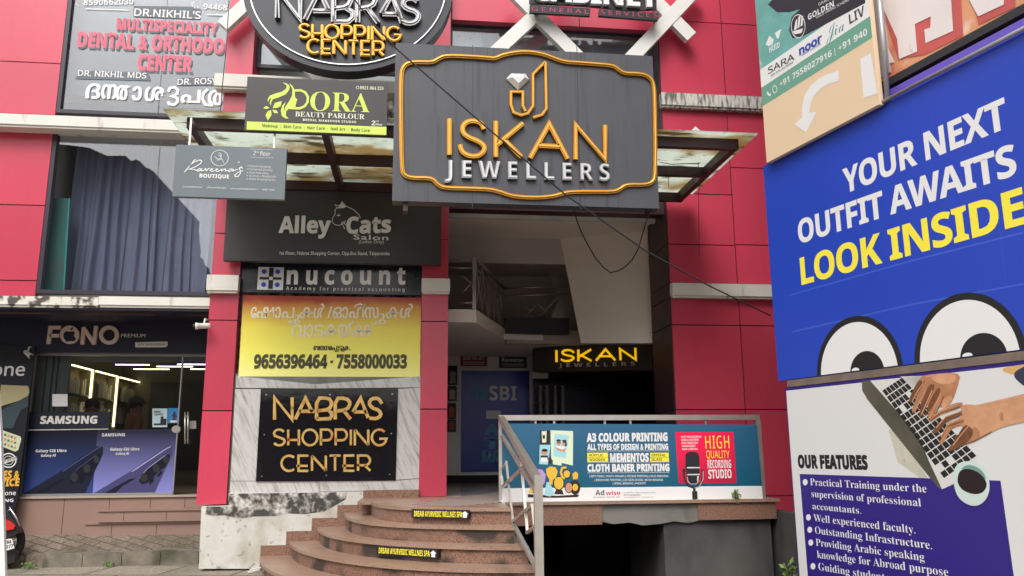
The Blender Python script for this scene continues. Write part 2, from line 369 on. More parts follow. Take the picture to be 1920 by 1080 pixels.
# ------------------------------------------------------------------ ground
DC, DW = 10.7, 10.95                                        # column front, wall plane
ZP, RISE, ZG, YP = 1.045, .165, .22, 9.42                    # entrance platform, step rise, street, platform edge
def gridmat(name, col, mortar, bw, bh, ms, rough=.8, rot=0, moss=None, offset=.5, bump=.5):
    m_ = bpy.data.materials.new(name); m_.use_nodes = True; N, L = m_.node_tree.nodes, m_.node_tree.links; b = N['Principled BSDF']; b.inputs['Roughness'].default_value = rough
    g = N.new('ShaderNodeNewGeometry'); mp = N.new('ShaderNodeMapping'); mp.inputs['Rotation'].default_value = (0, 0, rot); L.new(g.outputs['Position'], mp.inputs[0])
    br = N.new('ShaderNodeTexBrick'); br.offset = offset; br.inputs['Scale'].default_value = 1; br.inputs['Brick Width'].default_value = bw; br.inputs['Row Height'].default_value = bh
    br.inputs['Mortar Size'].default_value = ms; br.inputs['Mortar Smooth'].default_value = .3
    br.inputs['Color1'].default_value = (*col, 1); br.inputs['Color2'].default_value = (*[c*.72 for c in col], 1); br.inputs['Mortar'].default_value = (*mortar, 1); L.new(mp.outputs[0], br.inputs['Vector'])
    n = N.new('ShaderNodeTexNoise'); n.inputs['Scale'].default_value = 1.7; n.inputs['Detail'].default_value = 9; L.new(g.outputs['Position'], n.inputs['Vector'])
    n2 = N.new('ShaderNodeTexNoise'); n2.inputs['Scale'].default_value = 28; n2.inputs['Detail'].default_value = 6; L.new(g.outputs['Position'], n2.inputs['Vector'])
    mr = N.new('ShaderNodeMapRange'); mr.inputs[1].default_value = .48; mr.inputs[2].default_value = .66; L.new(n.outputs['Fac'], mr.inputs[0])
    mx = N.new('ShaderNodeMix'); mx.data_type = 'RGBA'; L.new(mr.outputs[0], mx.inputs['Factor']); L.new(br.outputs[0], mx.inputs[6]); mx.inputs[7].default_value = (*(moss or [c*.5 for c in col]), 1)
    mr2 = N.new('ShaderNodeMapRange'); mr2.inputs[1].default_value = .3; mr2.inputs[2].default_value = .7; mr2.inputs[3].default_value = .6; mr2.inputs[4].default_value = 1.25; L.new(n2.outputs['Fac'], mr2.inputs[0])
    sv = N.new('ShaderNodeVectorMath'); sv.operation = 'SCALE'; L.new(mx.outputs[2], sv.inputs[0]); L.new(mr2.outputs[0], sv.inputs['Scale']); L.new(sv.outputs[0], b.inputs['Base Color'])
    ad = N.new('ShaderNodeMath'); ad.operation = 'MULTIPLY_ADD'; L.new(br.outputs['Fac'], ad.inputs[0]); ad.inputs[1].default_value = -1; L.new(n2.outputs['Fac'], ad.inputs[2])
    bp = N.new('ShaderNodeBump'); bp.inputs['Strength'].default_value = bump; bp.inputs['Distance'].default_value = .015; L.new(ad.outputs[0], bp.inputs['Height']); L.new(bp.outputs[0], b.inputs['Normal'])
    return m_
M['paver'] = gridmat('mossy_pavers', (.25, .2, .16), (.075, .066, .045), .27, .135, .01, rot=.5, moss=(.12, .105, .065), bump=.8)
M['street'] = gridmat('street_slabs', (.33, .29, .23), (.08, .075, .05), .9, .8, .02, rot=.2, moss=(.2, .19, .14))
M['kerb'] = mat('kerb_stone', (.2, .175, .14), rough=.95, var=.4, vscale=5, bump=1, bscale=22, stains=[((.06, .062, .035), 3.5, (1, 1, .6), .46, .62, .85), ((.36, .33, .27), 7, (1, 1, 1), .62, .7, .7)])
b = MB(); b.box(-60, 1.12, -60, 60, ZG-.5, ZG); b.box(1.12, 60, -60, 6.35, ZG-.5, ZG); b.box(4.4, 60, 6.35, 60, ZG-.5, ZG)
struct('ground', b, M['street'])
b = MB(); b.face([(1.12, 6.35, ZG), (4.4, 6.35, ZG), (4.4, 14, -1.5), (1.12, 14, -1.5)]); b.box(1.12, 4.4, 14, 30, -1.7, -1.5)
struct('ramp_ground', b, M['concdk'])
ky0 = Uz(200, 1062, ZG).y; kx0, kx1 = U(80, 1050, ky0).x, U(372, 1050, ky0).x
# pavement in front of the phone shop: slopes up to the wall base
b = MB(); zb = U(42, 1002, 12).z; zk = ZG+.14
b.face([(-30, ky0+.12, zk), (kx1+.05, ky0+.12, zk), (kx1+.05, 12.0, zb), (-30, 12.0, zb)])
b.face([(-30, ky0+.12, ZG-.1), (kx1+.05, ky0+.12, ZG-.1), (kx1+.05, ky0+.12, zk), (-30, ky0+.12, zk)])
struct('pavement', b, M['paver'])
k = MB(); n = 4
for i in range(n):
    a0 = kx0+(kx1-kx0)*i/n+.004; a1 = kx0+(kx1-kx0)*(i+1)/n-.004; o = random.uniform(-.02, .02)
    k.prism(Plane((0, ky0, 0), (1, 0, 0), (0, -1, 0)), [(a0, ZG-.1), (a1, ZG-.1), (a1, zk+.012+o), (a1-.03, zk+.03+o), (a0+.03, zk+.03-o), (a0, zk+.012-o)], -.2, .0)
struct('kerb', k, M['kerb'])

# ------------------------------------------------------------------ the building
BLD = thing('shopping_building', 'red clad shopping building with white ledges and glass fronts behind all the signs', 'building', (0, 11, ZG))
def zf(x, y, d): return U(x, y, d).z
def xf(x, y, d): return U(x, y, d).x
XW = xf(116, 107, DW)                                        # left edge of the tall windows
CL0, CL1, CR0, CR1 = xf(399, 480, DC), xf(452, 480, DC), xf(792, 480, DC), xf(841, 480, DC)
PX0, PXJ = xf(1250, 400, DC), xf(1362, 200, DC)
G = .007
def panels(x0, x1, zs, y0, y1):
    for a, c in zip(zs[:-1], zs[1:]):
        if abs(a-c) < .04: continue
        bb = MB(); bb.box(x0+G, x1-G, y0, y1, min(a, c)+G, max(a, c)-G); part('cladding_panel', bb, M['red'], BLD)
ZT = 9.6
zl = [ZT, zf(50, 116.5, DW), zf(50, 214, DW)]
panels(XW-1.55, XW, zl, DW, DW+.06); panels(XW-3.1, XW-1.55, zl, DW, DW+.06)
zl = [zf(50, 237, DW), zf(50, 244, DW), zf(50, 384.5, DW), zf(50, 526, DW), zf(50, 556, DW)]
panels(XW-1.55, XW, zl, DW, DW+.06); panels(XW-3.1, XW-1.55, zl, DW, DW+.06)
b = MB(); b.box(-9, XW-.02, DW+.06, DW+.25, zf(50, 565, DW), ZT); part('wall', b, M['joint'], BLD)
# sign column: two pilasters and a recessed field
zl = [ZT, zf(430, 140, DC), zf(430, 164, DC), zf(400, 437, DC), zf(395, 516, DC), zf(395, 547, DC), zf(390, 600, DC), zf(385, 770, DC), zf(370, 947, DC)]
for s, (x0, x1) in enumerate(((CL0, CL1), (CR0, CR1))):
    if s: zl = zl[:3]+[zf(840, 449, DC), zf(840, 523, DC), zf(840, 550, DC), zf(838, 603, DC), zf(838, 767, DC), ZP]
    for a, c in zip(zl[:-1], zl[1:]):
        bb = MB(); bb.box(x0, x1, DC, DC+.5, c+G, a-G); part('pilaster_panel', bb, M['red'], BLD)
    bb = MB(); bb.box(x0+.01, x1-.01, DC+.02, DC+.48, zl[-1]+.02, ZT); part('pilaster_core', bb, M['joint'], BLD)
b = MB(); b.box(CL1, CR0, DC+.2, DC+.45, .4, zf(600, 170, DC)); part('recessed_wall', b, M['moldblk'], BLD)
def ledge(pts, m_, y0, y1):                                  # x0,x1,z0,z1
    bb = MB(); x0, x1, z0, z1 = pts; bb.box(x0, x1, y0, y1, z0+.03, z1); bb.box(x0+.01, x1-.01, y0+.02, y1, z0, z0+.03); return part('ledge', bb, m_, BLD)
ledge((CL0-.1, CR1+.1, zf(430, 165, 10.55), zf(430, 138, 10.55)), M['band'], 10.55, DC+.02)
ledge((xf(387, 530, 10.6), CL1+.005, zf(400, 548, 10.6), zf(400, 515, 10.6)), M['band'], 10.6, DC+.015)
ledge((CR0-.005, CR1+.02, zf(820, 550, 10.6), zf(820, 522, 10.6)), M['band'], 10.6, DC+.015)
xl0 = -9.0
ledge((xl0, CL0-.004, zf(200, 243, 10.72), zf(200, 220, 10.72)), M['band'], 10.72, DW+.3)
xm = xf(185, 566, 10.72)
ledge((xl0, xm-.004, zf(100, 576, 10.72), zf(100, 556, 10.72)), M['bandmold'], 10.72, DW+1.0)
ledge((xm, CL0-.004, zf(300, 577, 10.72), zf(300, 557, 10.72)), M['band'], 10.72, DW+1.0)
# right hand wall: a pillar and its flank
zr = [ZT, zf(1289, 40, DC), zf(1260, 174, DC), zf(1260, 200, DC), zf(1290, 363, DC), zf(1262, 457.5, DC), zf(1260, 530, DC), zf(1260, 557, DC), zf(1265, 609, DC), zf(1275, 768, DC), zf(1290, 932, DC), .2]
panels(PX0, PXJ, zr, DC, 11.6)
for a, c in zip(zr[:-1], zr[1:]):
    if abs(a-c) > .04: bb = MB(); bb.box(PX0-.012, PX0+.004, DC+.006, 11.6, c+G, a-G); part('reveal_panel', bb, M['beam'], BLD)
zr2 = list(zr); zr2[4] = zf(1400, 315, DC); zr2[5] = zf(1440, 460, DC); panels(PXJ, 5.6, zr2, DC, DC+.5); panels(5.6, 7.4, zr2, DC, DC+.5)
b = MB(); b.box(PX0+.012, 7.4, DC+.015, 11.58, .2, ZT); part('wall', b, M['joint'], BLD)
ledge((PX0-.03, 7.4, zf(1260, 200, 10.6), zf(1260, 173.5, 10.6)), M['bandmold2'], 10.6, DC+.015)
ledge((PX0-.0, 7.4, zf(1260, 557, 10.6), zf(1260, 530, 10.6)), M['band'], 10.6, DC+.015)
# upper centre: red spandrel and glass between column and pillar
b = MB(); b.box(CR1+.03, 2.35, 10.88, 11.0, zf(950, 42, 10.88), ZT); part('spandrel', b, M['red'], BLD)
b = MB(); b.box(2.36, PX0-.01, 10.88, 11.0, zf(950, 42, 10.88), ZT); part('spandrel', b, M['red'], BLD)
zc = U(406, 347, DC).z                                       # canopy level
zo = zf(1000, 392, DC)
b = MB(); b.box(CR1+.002, PX0-.002, 10.78, 11.0, zo, zc+.3); part('lintel', b, M['beam'], BLD)
def window(x0, x1, z0, z1, yg, pane, mullions=(), fr=.05, lab=None):
    f = MB(); f.box(x0, x0+fr, yg-.05, yg+.05, z0, z1); f.box(x1-fr, x1, yg-.05, yg+.05, z0, z1); f.box(x0+fr, x1-fr, yg-.05, yg+.05, z0, z0+fr); f.box(x0+fr, x1-fr, yg-.05, yg+.05, z1-fr, z1)
    w = part('window', f, M['frame'], BLD, lab)
    xs = [x0+fr]+list(mullions)+[x1-fr]
    for a, c in zip(xs[:-1], xs[1:]):
        p_ = MB(); p_.box(a+.004, c-.004, yg-.005, yg+.005, z0+fr, z1-fr); part('pane', p_, pane, w)
    return w
window(XW, CL0+.02, zf(300, 221, 11), ZT, 11.0, M['pane'], [xf(305, 110, 11)], lab='tall window with clinic lettering on the glass')
window(XW, CL0+.02, zf(200, 553, 11), zf(200, 250, 11), 11.0, M['pane'], [xf(290, 400, 11)], lab='large curtained window')
window(CL1, CR0, zf(600, 140, 11)+.02, ZT, 10.95, M['pane'], [xf(561, 100, 11)])
window(CR1+.002, PX0-.002, zc+.3, zf(950, 42, 10.95), 11.05, M['pane'], [xf(1040, 100, 11.05), xf(1112, 80, 11.05)], fr=.04)
M['room'] = mat('room_wall', (.62, .66, .64), rough=.8, var=.15)
b = MB(); b.box(CR1, PX0, 11.2, 11.3, zc-.2, ZT); b.box(CL0, CR1, 11.3, 11.4, zf(600, 150, 11), ZT); part('room_wall', b, M['room'], BLD)
M['grnglass'] = mat('frosted_film', C(178, 192, 190), rough=.5, var=.1, stains=[(C(60, 64, 60), 9, (1, 1, 1), .66, .7, .9)])
b = MB(); b.box(CL1+.05, xf(561, 100, 11), 10.97, 10.975, zf(600, 138, 11), ZT-.1); part('frosted_film', b, M['grnglass'], BLD)
b = MB(); b.box(CR1+.05, xf(905, 100, 11.1), 11.1, 11.11, zc+.3, zf(870, 52, 11.1)); part('blind', b, M['grnglass'], BLD)
# room behind the two left windows
b = MB()
b.box(XW-.1, CL0+.3, 12.6, 12.7, zf(200, 556, 11), ZT); b.box(XW-.15, XW-.02, 11.06, 12.7, zf(200, 556, 11), ZT); b.box(CL0+.1, CL0+.3, 11.06, 12.6, zf(200, 556, 11), ZT)
b.box(XW-.02, CL0+.1, 11.06, 12.6, zf(200, 556, 11)-.1, zf(200, 553, 11)); b.box(XW-.02, CL0+.1, 11.06, 12.6, zf(200, 245, 11), zf(200, 222, 11))
part('room_shell', b, mat('room_plaster', (.5, .46, .4), rough=.9), BLD)
b = MB(); b.rect(FP(11.2), 128, -200, 440, 192, -.02, 0); part('window_board', b, M['grey'], BLD)
b = MB(); b.rect(FP(11.19), 213, 193, 294, 221, -.02, 0); part('window_board', b, mat('grey_sheet', C(82, 80, 90), rough=.7), BLD)
b = MB(); b.rect(FP(11.25), 118, 192, 430, 224, -.02, 0); part('window_board', b, mat('dark_sheet', C(14, 15, 22), rough=.7), BLD)
# curtain, leaning glass sheet and far wall in the lower left window
CU = thing('curtain', 'grey lavender curtain hanging in folds behind the large first floor window', 'curtain', (U(270, 550, 11.5).x, 11.5, zf(270, 552, 11.4)))
def folds(x0, x1, z0, z1, y, amp, n, seed):
    b = MB(); rnd = random.Random(seed); N = n*14; ph = [rnd.uniform(-2.2, 2.2) for _ in range(n+2)]; am = [rnd.uniform(.12, 1) for _ in range(n+2)]; nz_ = 14
    for j in range(nz_+1):
        for i in range(N+1):
            t = i/14; k = int(t); f = t-k; p = ph[k]*(1-f)+ph[k+1]*f; a_ = am[k]*(1-f)+am[k+1]*f; dz = j/nz_
            b.v.append((x0+(x1-x0)*i/N+.03*math.sin(3*dz+p*3)*(1-dz), y+amp*a_*(math.sin(2*math.pi*t+p+.6*(1-dz)*p)+.35*math.sin(4.7*math.pi*t+2*p-1.1*dz)), z0+(z1-z0)*dz))
    for j in range(nz_):
        for i in range(N): q = j*(N+1)+i; b.f.append((q, q+1, q+N+2, q+N+1)); b.m.append(0); b.sm.append(True)
    return b
cxa, cxb, czb, czt = U(132, 400, 11.4).x, CL0+.1, zf(270, 548, 11.4), zf(200, 247, 11.4)
M['curt'] = mat('lavender_cloth', (.27, .27, .36), rough=.85, var=.08)
part('drape', folds(cxa, cxb, czb, czt, 11.42, .06, 13, 3), M['curt'], CU)
part('hem', folds(cxa, cxb, czb-.07, czb-.003, 11.4, .05, 30, 5), mat('pale_hem', (.5, .52, .6), rough=.85), CU)
GL = thing('glass_sheet', 'green edged glass sheet leaning inside the curtained window beside the red cladding', 'glass sheet', U(96, 548, 11.15))
pgl = FP(11.15); b = MB(); b.pxp(pgl, [(88, 372), (130, 371.5), (119, 549), (70, 549)], -.01, 0); part('sheet', b, mat('green_frosted', C(88, 138, 128), rough=.3, var=.15, stains=[(C(130, 120, 105), 3, (2, 1, 1), .55, .7, .6)]), GL)
b = MB(); b.pxp(pgl, [(128.5, 371.5), (131.5, 371.5), (120.5, 549), (117.5, 549)], -.012, .003); part('edge', b, mat('teal_edge', C(90, 190, 175), rough=.2), GL)
# lobby shell
zfl = zf(860, 604, 11.3)                                      # underside of the gallery slab
sl = MB()
gx = [(-.6, 11.3), (xf(893, 604, 11.3), 11.3), (xf(945, 640, 13.0), 13.0), (xf(1090, 640, 13.2), 13.2), (6.5, 13.2), (6.5, 18), (-.6, 18)]
sl.zprism(gx, zfl, zf(860, 580, 11.3)); part('gallery_slab', sl, M['beige'], BLD)
b = MB(); b.box(-.6, 6.5, 15.5, 15.7, ZP, zfl); part('back_wall', b, M['wwall'], BLD)
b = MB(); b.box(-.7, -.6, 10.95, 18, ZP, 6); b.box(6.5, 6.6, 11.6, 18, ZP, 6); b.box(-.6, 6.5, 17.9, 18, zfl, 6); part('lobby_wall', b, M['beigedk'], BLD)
zce = zf(1000, 388, 10.8)
b = MB(); b.box(-.6, 6.5, 11.0, 12.5, zce, zce+.2); part('lobby_ceiling', b, M['beige'], BLD)
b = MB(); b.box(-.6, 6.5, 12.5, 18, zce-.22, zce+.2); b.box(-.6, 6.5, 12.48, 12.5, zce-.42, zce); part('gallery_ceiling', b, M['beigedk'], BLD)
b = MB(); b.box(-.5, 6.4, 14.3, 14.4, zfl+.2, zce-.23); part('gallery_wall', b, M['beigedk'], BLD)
# slanting underside of the upper flight of stairs
qa, qb = U(1046, 500, 12.5), U(1222, 500, 11.9); b = MB(); b.pxp(VP((qa.x, qa.y), (qb.x, qb.y)), [(1046, 424), (1212, 404), (1224, 643), (1089, 643)], -.15, 0)
part('stair_soffit', b, M['beige'], BLD)
b = MB(); b.box(-.6, 6.5, DC+.1, 18, ZP-.2, ZP-.004); b.box(1.0, 4.0, YP+.1, DC+.1, ZP-.2, ZP-.04); part('floor_slab', b, M['concrete'], BLD)
b = MB(); b.box(CR1-1.2, 6.4, DC+.02, 15.5, ZP-.002, ZP+.004); part('lobby_floor', b, M['lobby'], BLD)
# gallery parapet box and dark doorway
b = MB(); b.rect(FP(12.95), 947, 595, 1068, 626, -.3, 0); part('planter_box', b, mat('dark_planter', C(38, 30, 38), rough=.6), BLD)
b = MB(); b.rect(FP(13.1), 950, 622, 1090, 645, -.25, 0); part('gallery_edge', b, mat('pale_plaster', C(172, 160, 150), rough=.85), BLD)
b = MB()
for i in range(26):
    x0 = 1027+i*2.6; b.ribbon(FP(12.98), [(x0, 505), (x0+46, 612)], .9, 0)
for i in range(26):
    x0 = 1027+i*2.6; b.ribbon(FP(12.985), [(x0+46, 505), (x0, 612)], .9, 0)
part('grille', b, mat('grille_metal', (.35, .33, .32), rough=.4, metal=.6), BLD)
# basement under the platform
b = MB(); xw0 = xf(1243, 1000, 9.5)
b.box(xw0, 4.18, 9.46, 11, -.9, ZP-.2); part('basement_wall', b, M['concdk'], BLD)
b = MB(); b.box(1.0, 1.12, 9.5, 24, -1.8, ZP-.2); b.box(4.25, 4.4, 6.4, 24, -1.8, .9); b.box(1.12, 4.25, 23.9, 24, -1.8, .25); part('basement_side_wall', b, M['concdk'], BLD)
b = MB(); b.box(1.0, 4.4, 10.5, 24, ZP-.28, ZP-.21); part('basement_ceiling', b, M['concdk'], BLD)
b = MB()
for i in range(22): b.box(1.3+i*.14, 1.34+i*.14, 23.8, 23.84, .25, .8)
part('vent_bars', b, M['dark'], BLD)

# granite platform edge and the rounded steps
ST = thing('entrance_steps', 'rounded brown granite steps climbing to the entrance platform', 'steps', (.2, 9.2, ZG))
xe = xf(1460, 950, YP)
b = MB(); b.box(1.0, xe, YP-.05, 12, ZP-.035, ZP); b.box(-.62, 1.0, 9.9, 12.0, ZP-.035, ZP); part('platform_top', b, M['tread'], ST)
fpl = FP(YP)
def xr(x): return fpl.uv(x, 960)[0]
zlo = zf(1200, 982, YP)
b = MB(); b.box(1.0, xr(1128), YP-.02, YP+.1, zlo, ZP-.035); part('edge_facing', b, M['granite'], ST)
b = MB(); b.box(xr(1308), xe-.04, YP-.02, YP+.1, zlo+.03, ZP-.035); part('edge_facing', b, M['granite'], ST)
b = MB(); b.prism(fpl, [(xr(1128), zlo+.03), (xr(1150), zlo+.0), (xr(1180), zlo+.015), (xr(1205), zlo-.02), (xr(1240), zlo-.005), (xr(1262), zlo+.02), (xr(1290), zlo+.0), (xr(1308), zlo+.02), (xr(1308), ZP-.036), (xr(1128), ZP-.036)], -.1, -.005); part('broken_edge', b, M['concrete'], ST)
nose = [Z(2.8235, 360, 900, p) for p in (
    [(935, 95), (942, 112), (965, 124), (1000, 131), (1080, 139), (1160, 143), (1300, 146), (1450, 148), (1690, 148)],
    [(805, 172), (812, 190), (850, 206), (920, 219), (1000, 228), (1150, 237), (1400, 244), (1710, 247)],
    [(660, 245), (668, 262), (700, 281), (780, 301), (900, 318), (1050, 331), (1300, 345), (1560, 352), (1785, 353)],
    [(512, 315), (520, 340), (560, 366), (640, 391), (760, 416), (900, 436), (1100, 455), (1400, 469), (1600, 472), (1815, 471)],
    [(358, 400), (362, 430), (390, 464), (440, 492), (520, 518), (640, 546), (800, 570), (1000, 589), (1300, 606), (1832, 612)])]
NOSE = []
for i, pts in enumerate(nose):
    z = ZP-RISE*i; w = [Uz(x, y, z) for x, y in pts]; w = [Vector((p.x, p.y)) for p in w]
    # smooth the outline (Chaikin), then close it back into the platform
    for _ in range(2):
        w = [w[0]]+[q for a, c in zip(w[:-1], w[1:]) for q in (a.lerp(c, .25), a.lerp(c, .75))]+[w[-1]]
    NOSE.append(w); xr_ = w[-1].x
    ol = [(p.x, p.y) for p in w]+[(xr_, 12.0), (w[0].x, 12.0)]
    c0 = Vector((.6, 11.2)); inn = [p+(c0-p).normalized()*.03 for p in w]
    oi = [(p.x, p.y) for p in inn]+[(xr_-.03, 11.98), (w[0].x+.03, 11.98)]
    b = MB(); b.zprism(ol, z-.035, z if i else z+.001); part('tread', b, M['tread'], ST)
    b = MB(); b.zprism(oi, ZG-.05, z-.035); part('riser', b, M['granite'] if i < 1 else M['granitedk'], ST)
# anti-slip striped mat on the platform
mt = MB(); zz = ZP+.006
mp_ = [Uz(*p, zz) for p in Z(2.8235, 360, 900, [(1165, 128), (1460, 82), (1640, 62), (1640, 118), (1400, 138)])]
mt.zprism([(p.x, p.y) for p in mp_], zz-.004, zz)
wv = bpy.data.materials.new('striped_mat'); wv.use_nodes = True; N, L = wv.node_tree.nodes, wv.node_tree.links
g_ = N.new('ShaderNodeNewGeometry'); mpn = N.new('ShaderNodeMapping'); mpn.inputs['Rotation'].default_value = (0, 0, .5); L.new(g_.outputs['Position'], mpn.inputs[0]); wt = N.new('ShaderNodeTexWave'); wt.inputs['Scale'].default_value = 9; L.new(mpn.outputs[0], wt.inputs['Vector'])
cr = N.new('ShaderNodeValToRGB'); cr.color_ramp.elements[0].color = (.05, .045, .06, 1); cr.color_ramp.elements[1].color = (.45, .36, .3, 1); cr.color_ramp.elements[0].position = .45; cr.color_ramp.elements[1].position = .55
L.new(wt.outputs[0], cr.inputs[0]); L.new(cr.outputs[0], N['Principled BSDF'].inputs['Base Color']); N['Principled BSDF'].inputs['Roughness'].default_value = .8
solo('door_mat', mt, wv, 'striped grey mat lying on the entrance platform', 'mat')
# white painted base under the sign column, with stepped granite skirting
BW = thing('base_wall', 'white painted base wall with black mold below the marble sign', 'wall', (-1.5, 10.7, ZG))
pl = FP(10.62); zw = lambda pts: Z(2.8235, 360, 900, pts)
full = zw([(50, 141), (195, 136), (195, 70), (908, 62), (908, 132), (772, 132), (772, 201), (637, 201), (637, 271), (502, 271), (502, 346), (366, 346), (366, 470), (35, 470)])
b = MB(); b.pxp(pl, full, -.4, 0); part('painted_face', b, M['moldwall'], BW)
b = MB(); b.px(pl, zw([(80, 142), (195, 138), (197, 73), (430, 70), (820, 64), (815, 100), (770, 128), (700, 165), (600, 180), (500, 176), (440, 190), (330, 192), (250, 205), (170, 185), (110, 190), (70, 180)]), .004); part('mold_patch', b, M['moldblk'], BW)
b = MB()
for (x0, y0, x1, y1) in ((908, 55, 1200, 140), (772, 132, 945, 215), (637, 201, 815, 285), (502, 271, 665, 360), (366, 346, 518, 500)):
    (a0, c0), (a1, c1) = zw([(x0, y0), (x1, y1)]); b.rect(pl, a0, c0, a1, c1+14, -.3, .02+x0*.00003)
part('granite_skirting', b, M['granite'], BW)

# ------------------------------------------------------------------ white lattice on the upper front
LT = thing('lattice', 'white criss-cross beams fixed on the upper front behind the big signs', 'lattice', (1.5, 10.5, 6))
lp = FP(10.45)
for i, (a, c) in enumerate((((850, 170), (1075, -38)), ((960, -20), (1150, 172)), ((1120, 176), (1310, -25)), ((1200, -30), (1297, 68)), ((417, 48), (530, -58)), ((490, 20), (610, 160)), ((1313, 245), (1250, 310)), ((740, 60), (850, 165)))):
    b = MB(); b.ribbon(lp, [a, c], 24, -.1-.006*(i % 3), .0+.006*(i % 3)); part('beam', b, M['wpaint'], LT)

# ------------------------------------------------------------------ canopy
CN = thing('canopy', 'dirty frosted glass canopy on maroon steel frame over the entrance', 'canopy', (.6, 9.5, zc))
M['canopy'] = mat('dirty_canopy_glass', (.74, .8, .74), rough=.4, var=.08, stains=[(C(178, 158, 116), 1.4, (.9, 1.1, 1), .48, .6, .85), (C(112, 94, 62), 4, (.7, 2, 1), .55, .66, .8), (C(60, 52, 38), 15, (.8, 1.6, 1), .62, .7, .6)])
nt = M['canopy'].node_tree; bs = nt.nodes['Principled BSDF']; tr = nt.nodes.new('ShaderNodeBsdfTranslucent'); mx = nt.nodes.new('ShaderNodeMixShader'); mx.inputs[0].default_value = .9
lk = bs.inputs['Base Color'].links[0].from_socket; nt.links.new(lk, tr.inputs[0]); nt.links.new(bs.outputs[0], mx.inputs[1]); nt.links.new(tr.outputs[0], mx.inputs[2]); nt.links.new(mx.outputs[0], nt.nodes['Material Output'].inputs[0])
cf = Uz(305, 210, zc); cx0, cx1, cy0 = cf.x, Uz(1420, 258, zc).x, 8.33
bounds = [cx0, -1.0, .65, 2.3, cx1]
for a, c in zip(bounds[:-1], bounds[1:]):
    b = MB(); z = zc+.03; b.box(a+.004, c-.004, cy0, 10.54, z, z+.012); part('glass_panel', b, M['canopy'], CN)
zb_ = zc-.04
fx0, fx1 = Uz(352, 232, zb_).x, Uz(1383, 272, zb_).x
fy = Uz(352, 232, zb_).y
for yy in (fy, fy+.95, 10.5):
    b = MB(); b.box(fx0, fx1, yy-.04, yy+.04, zb_-.06, zb_+.06); part('cross_beam', b, M['beam'], CN)
for xx in (fx0+.04, -1.0, .65, 2.3, fx1-.04):
    b = MB(); b.box(xx-.04, xx+.04, fy+.042, 10.458, zb_-.055, zb_+.055); part('rafter', b, M['beam'], CN)
# ------------------------------------------------------------------ stroke letters
def arc(cx, cy, rx, ry, a0, a1, n=10): return [(cx+rx*math.cos(math.radians(a0+(a1-a0)*k/n)), cy+ry*math.sin(math.radians(a0+(a1-a0)*k/n))) for k in range(n+1)]
LET = {
 'N': (.9, [[(0, 0), (0, 1)], [(0, 1), (.9, 0)], [(.9, 0), (.9, 1)]]),
 'A': (.95, [[(0, 0), (.5, 1), (.95, 0)], [(.2, .3), (.82, .3)]]),
 'B': (.8, [[(0, 0), (0, 1), (.5, 1)]+arc(.5, .72, .26, .28, 90, -90, 8)+[(0, .44)], [(.5, .44)]+arc(.52, .22, .28, .22, 90, -90, 8)+[(0, 0)]]),
 'R': (.8, [[(0, 0), (0, 1), (.48, 1)]+arc(.48, .68, .3, .32, 90, -90, 8)+[(-.08, .36)], [(.42, .36), (.8, 0)]]),
 'S': (.75, [arc(.38, .74, .34, .26, 25, 180, 9)+[(.1, .6), (.38, .5), (.66, .4)]+arc(.38, .26, .36, .26, 20, -155, 10)]),
 'H': (.72, [[(0, 0), (0, 1)], [(.72, 0), (.72, 1)], [(-.08, .34), (.72, .34)]]),
 'O': (1.0, [arc(.5, .5, .5, .5, 90, 450, 28)]),
 'P': (.75, [[(0, 0), (0, 1), (.42, 1)]+arc(.42, .66, .33, .34, 90, -90, 9)+[(-.02, .32)]]),
 'I': (.06, [[(.03, 0), (.03, 1)]]),
 'G': (.95, [arc(.5, .5, .5, .5, 45, 330, 20)+[(.98, .42), (.5, .42)]]),
 'C': (.85, [arc(.5, .5, .5, .5, 50, 310, 18)]),
 'E': (.66, [[(.66, 1), (.02, 1), (.02, 0), (.66, 0)], [(-.12, .33), (.62, .33)]]),
 'T': (.72, [[(0, 1), (.72, 1)], [(.36, 1), (.36, 0)]]),
 'K': (.75, [[(0, 0), (0, 1)], [(.75, 1), (.1, .42)], [(.24, .54), (.75, 0)]]),
 'L': (.6, [[(0, 1), (0, 0), (.6, 0)]]), 'J': (.6, [[(.6, 1), (.6, .3)]+arc(.3, .25, .3, .25, 0, -160, 8)]),
 'W': (1.1, [[(0, 1), (.28, 0), (.55, .9), (.82, 0), (1.1, 1)]])}
def deco(b, pl, t, xl, yl, xr, yr, h, wpx, w0, w1=None, gap=.24, mi=0, wid=None):
    ws = [LET[c][0] for c in t]; k = 1/(sum(ws)+gap*(len(t)-1)); x = 0
    for c, w in zip(t, ws):
        for s_ in LET[c][1]:
            pts = []
            for u, v in s_:
                f = (x+u)*k; pts.append((xl+(xr-xl)*f, yl+(yr-yl)*f-h*v))
            b.ribbon(pl, pts, wpx, w0, w1, mi)
        x += w+gap
def smo(p):
    if len(p) < 6: return p
    p = [Vector(q) for q in p]
    return [tuple(p[0])]+[tuple(q) for a, c in zip(p[:-1], p[1:]) for q in (a.lerp(c, .25), a.lerp(c, .75))]+[tuple(p[-1])]
def tubes(b, pl, strokes, rpx, w, mi=0, closed=False):
    for s_ in strokes:
        r = rpx*pl.mpp(*s_[0]); b.tube([pl.pt(*pl.uv(*p), w) for p in s_], r, 6, closed, mi)
def board(name, label, cat, pl, rect, t, mats, group=None, back=.0, bname='board'):
    x0, y0, x1, y1 = rect; a, c = pl.uv(x0, y0), pl.uv(x1, y1)
    th = thing(name, label, cat, pl.pt((a[0]+c[0])/2, c[1], -t/2), group)
    b = MB(); b.rect(pl, x0, y0, x1, y1, -t, 0); part(bname, b, mats, th); return th
def pr(name, col, rough=.5, **k): return mat('print_'+name, col, rough=rough, **k)
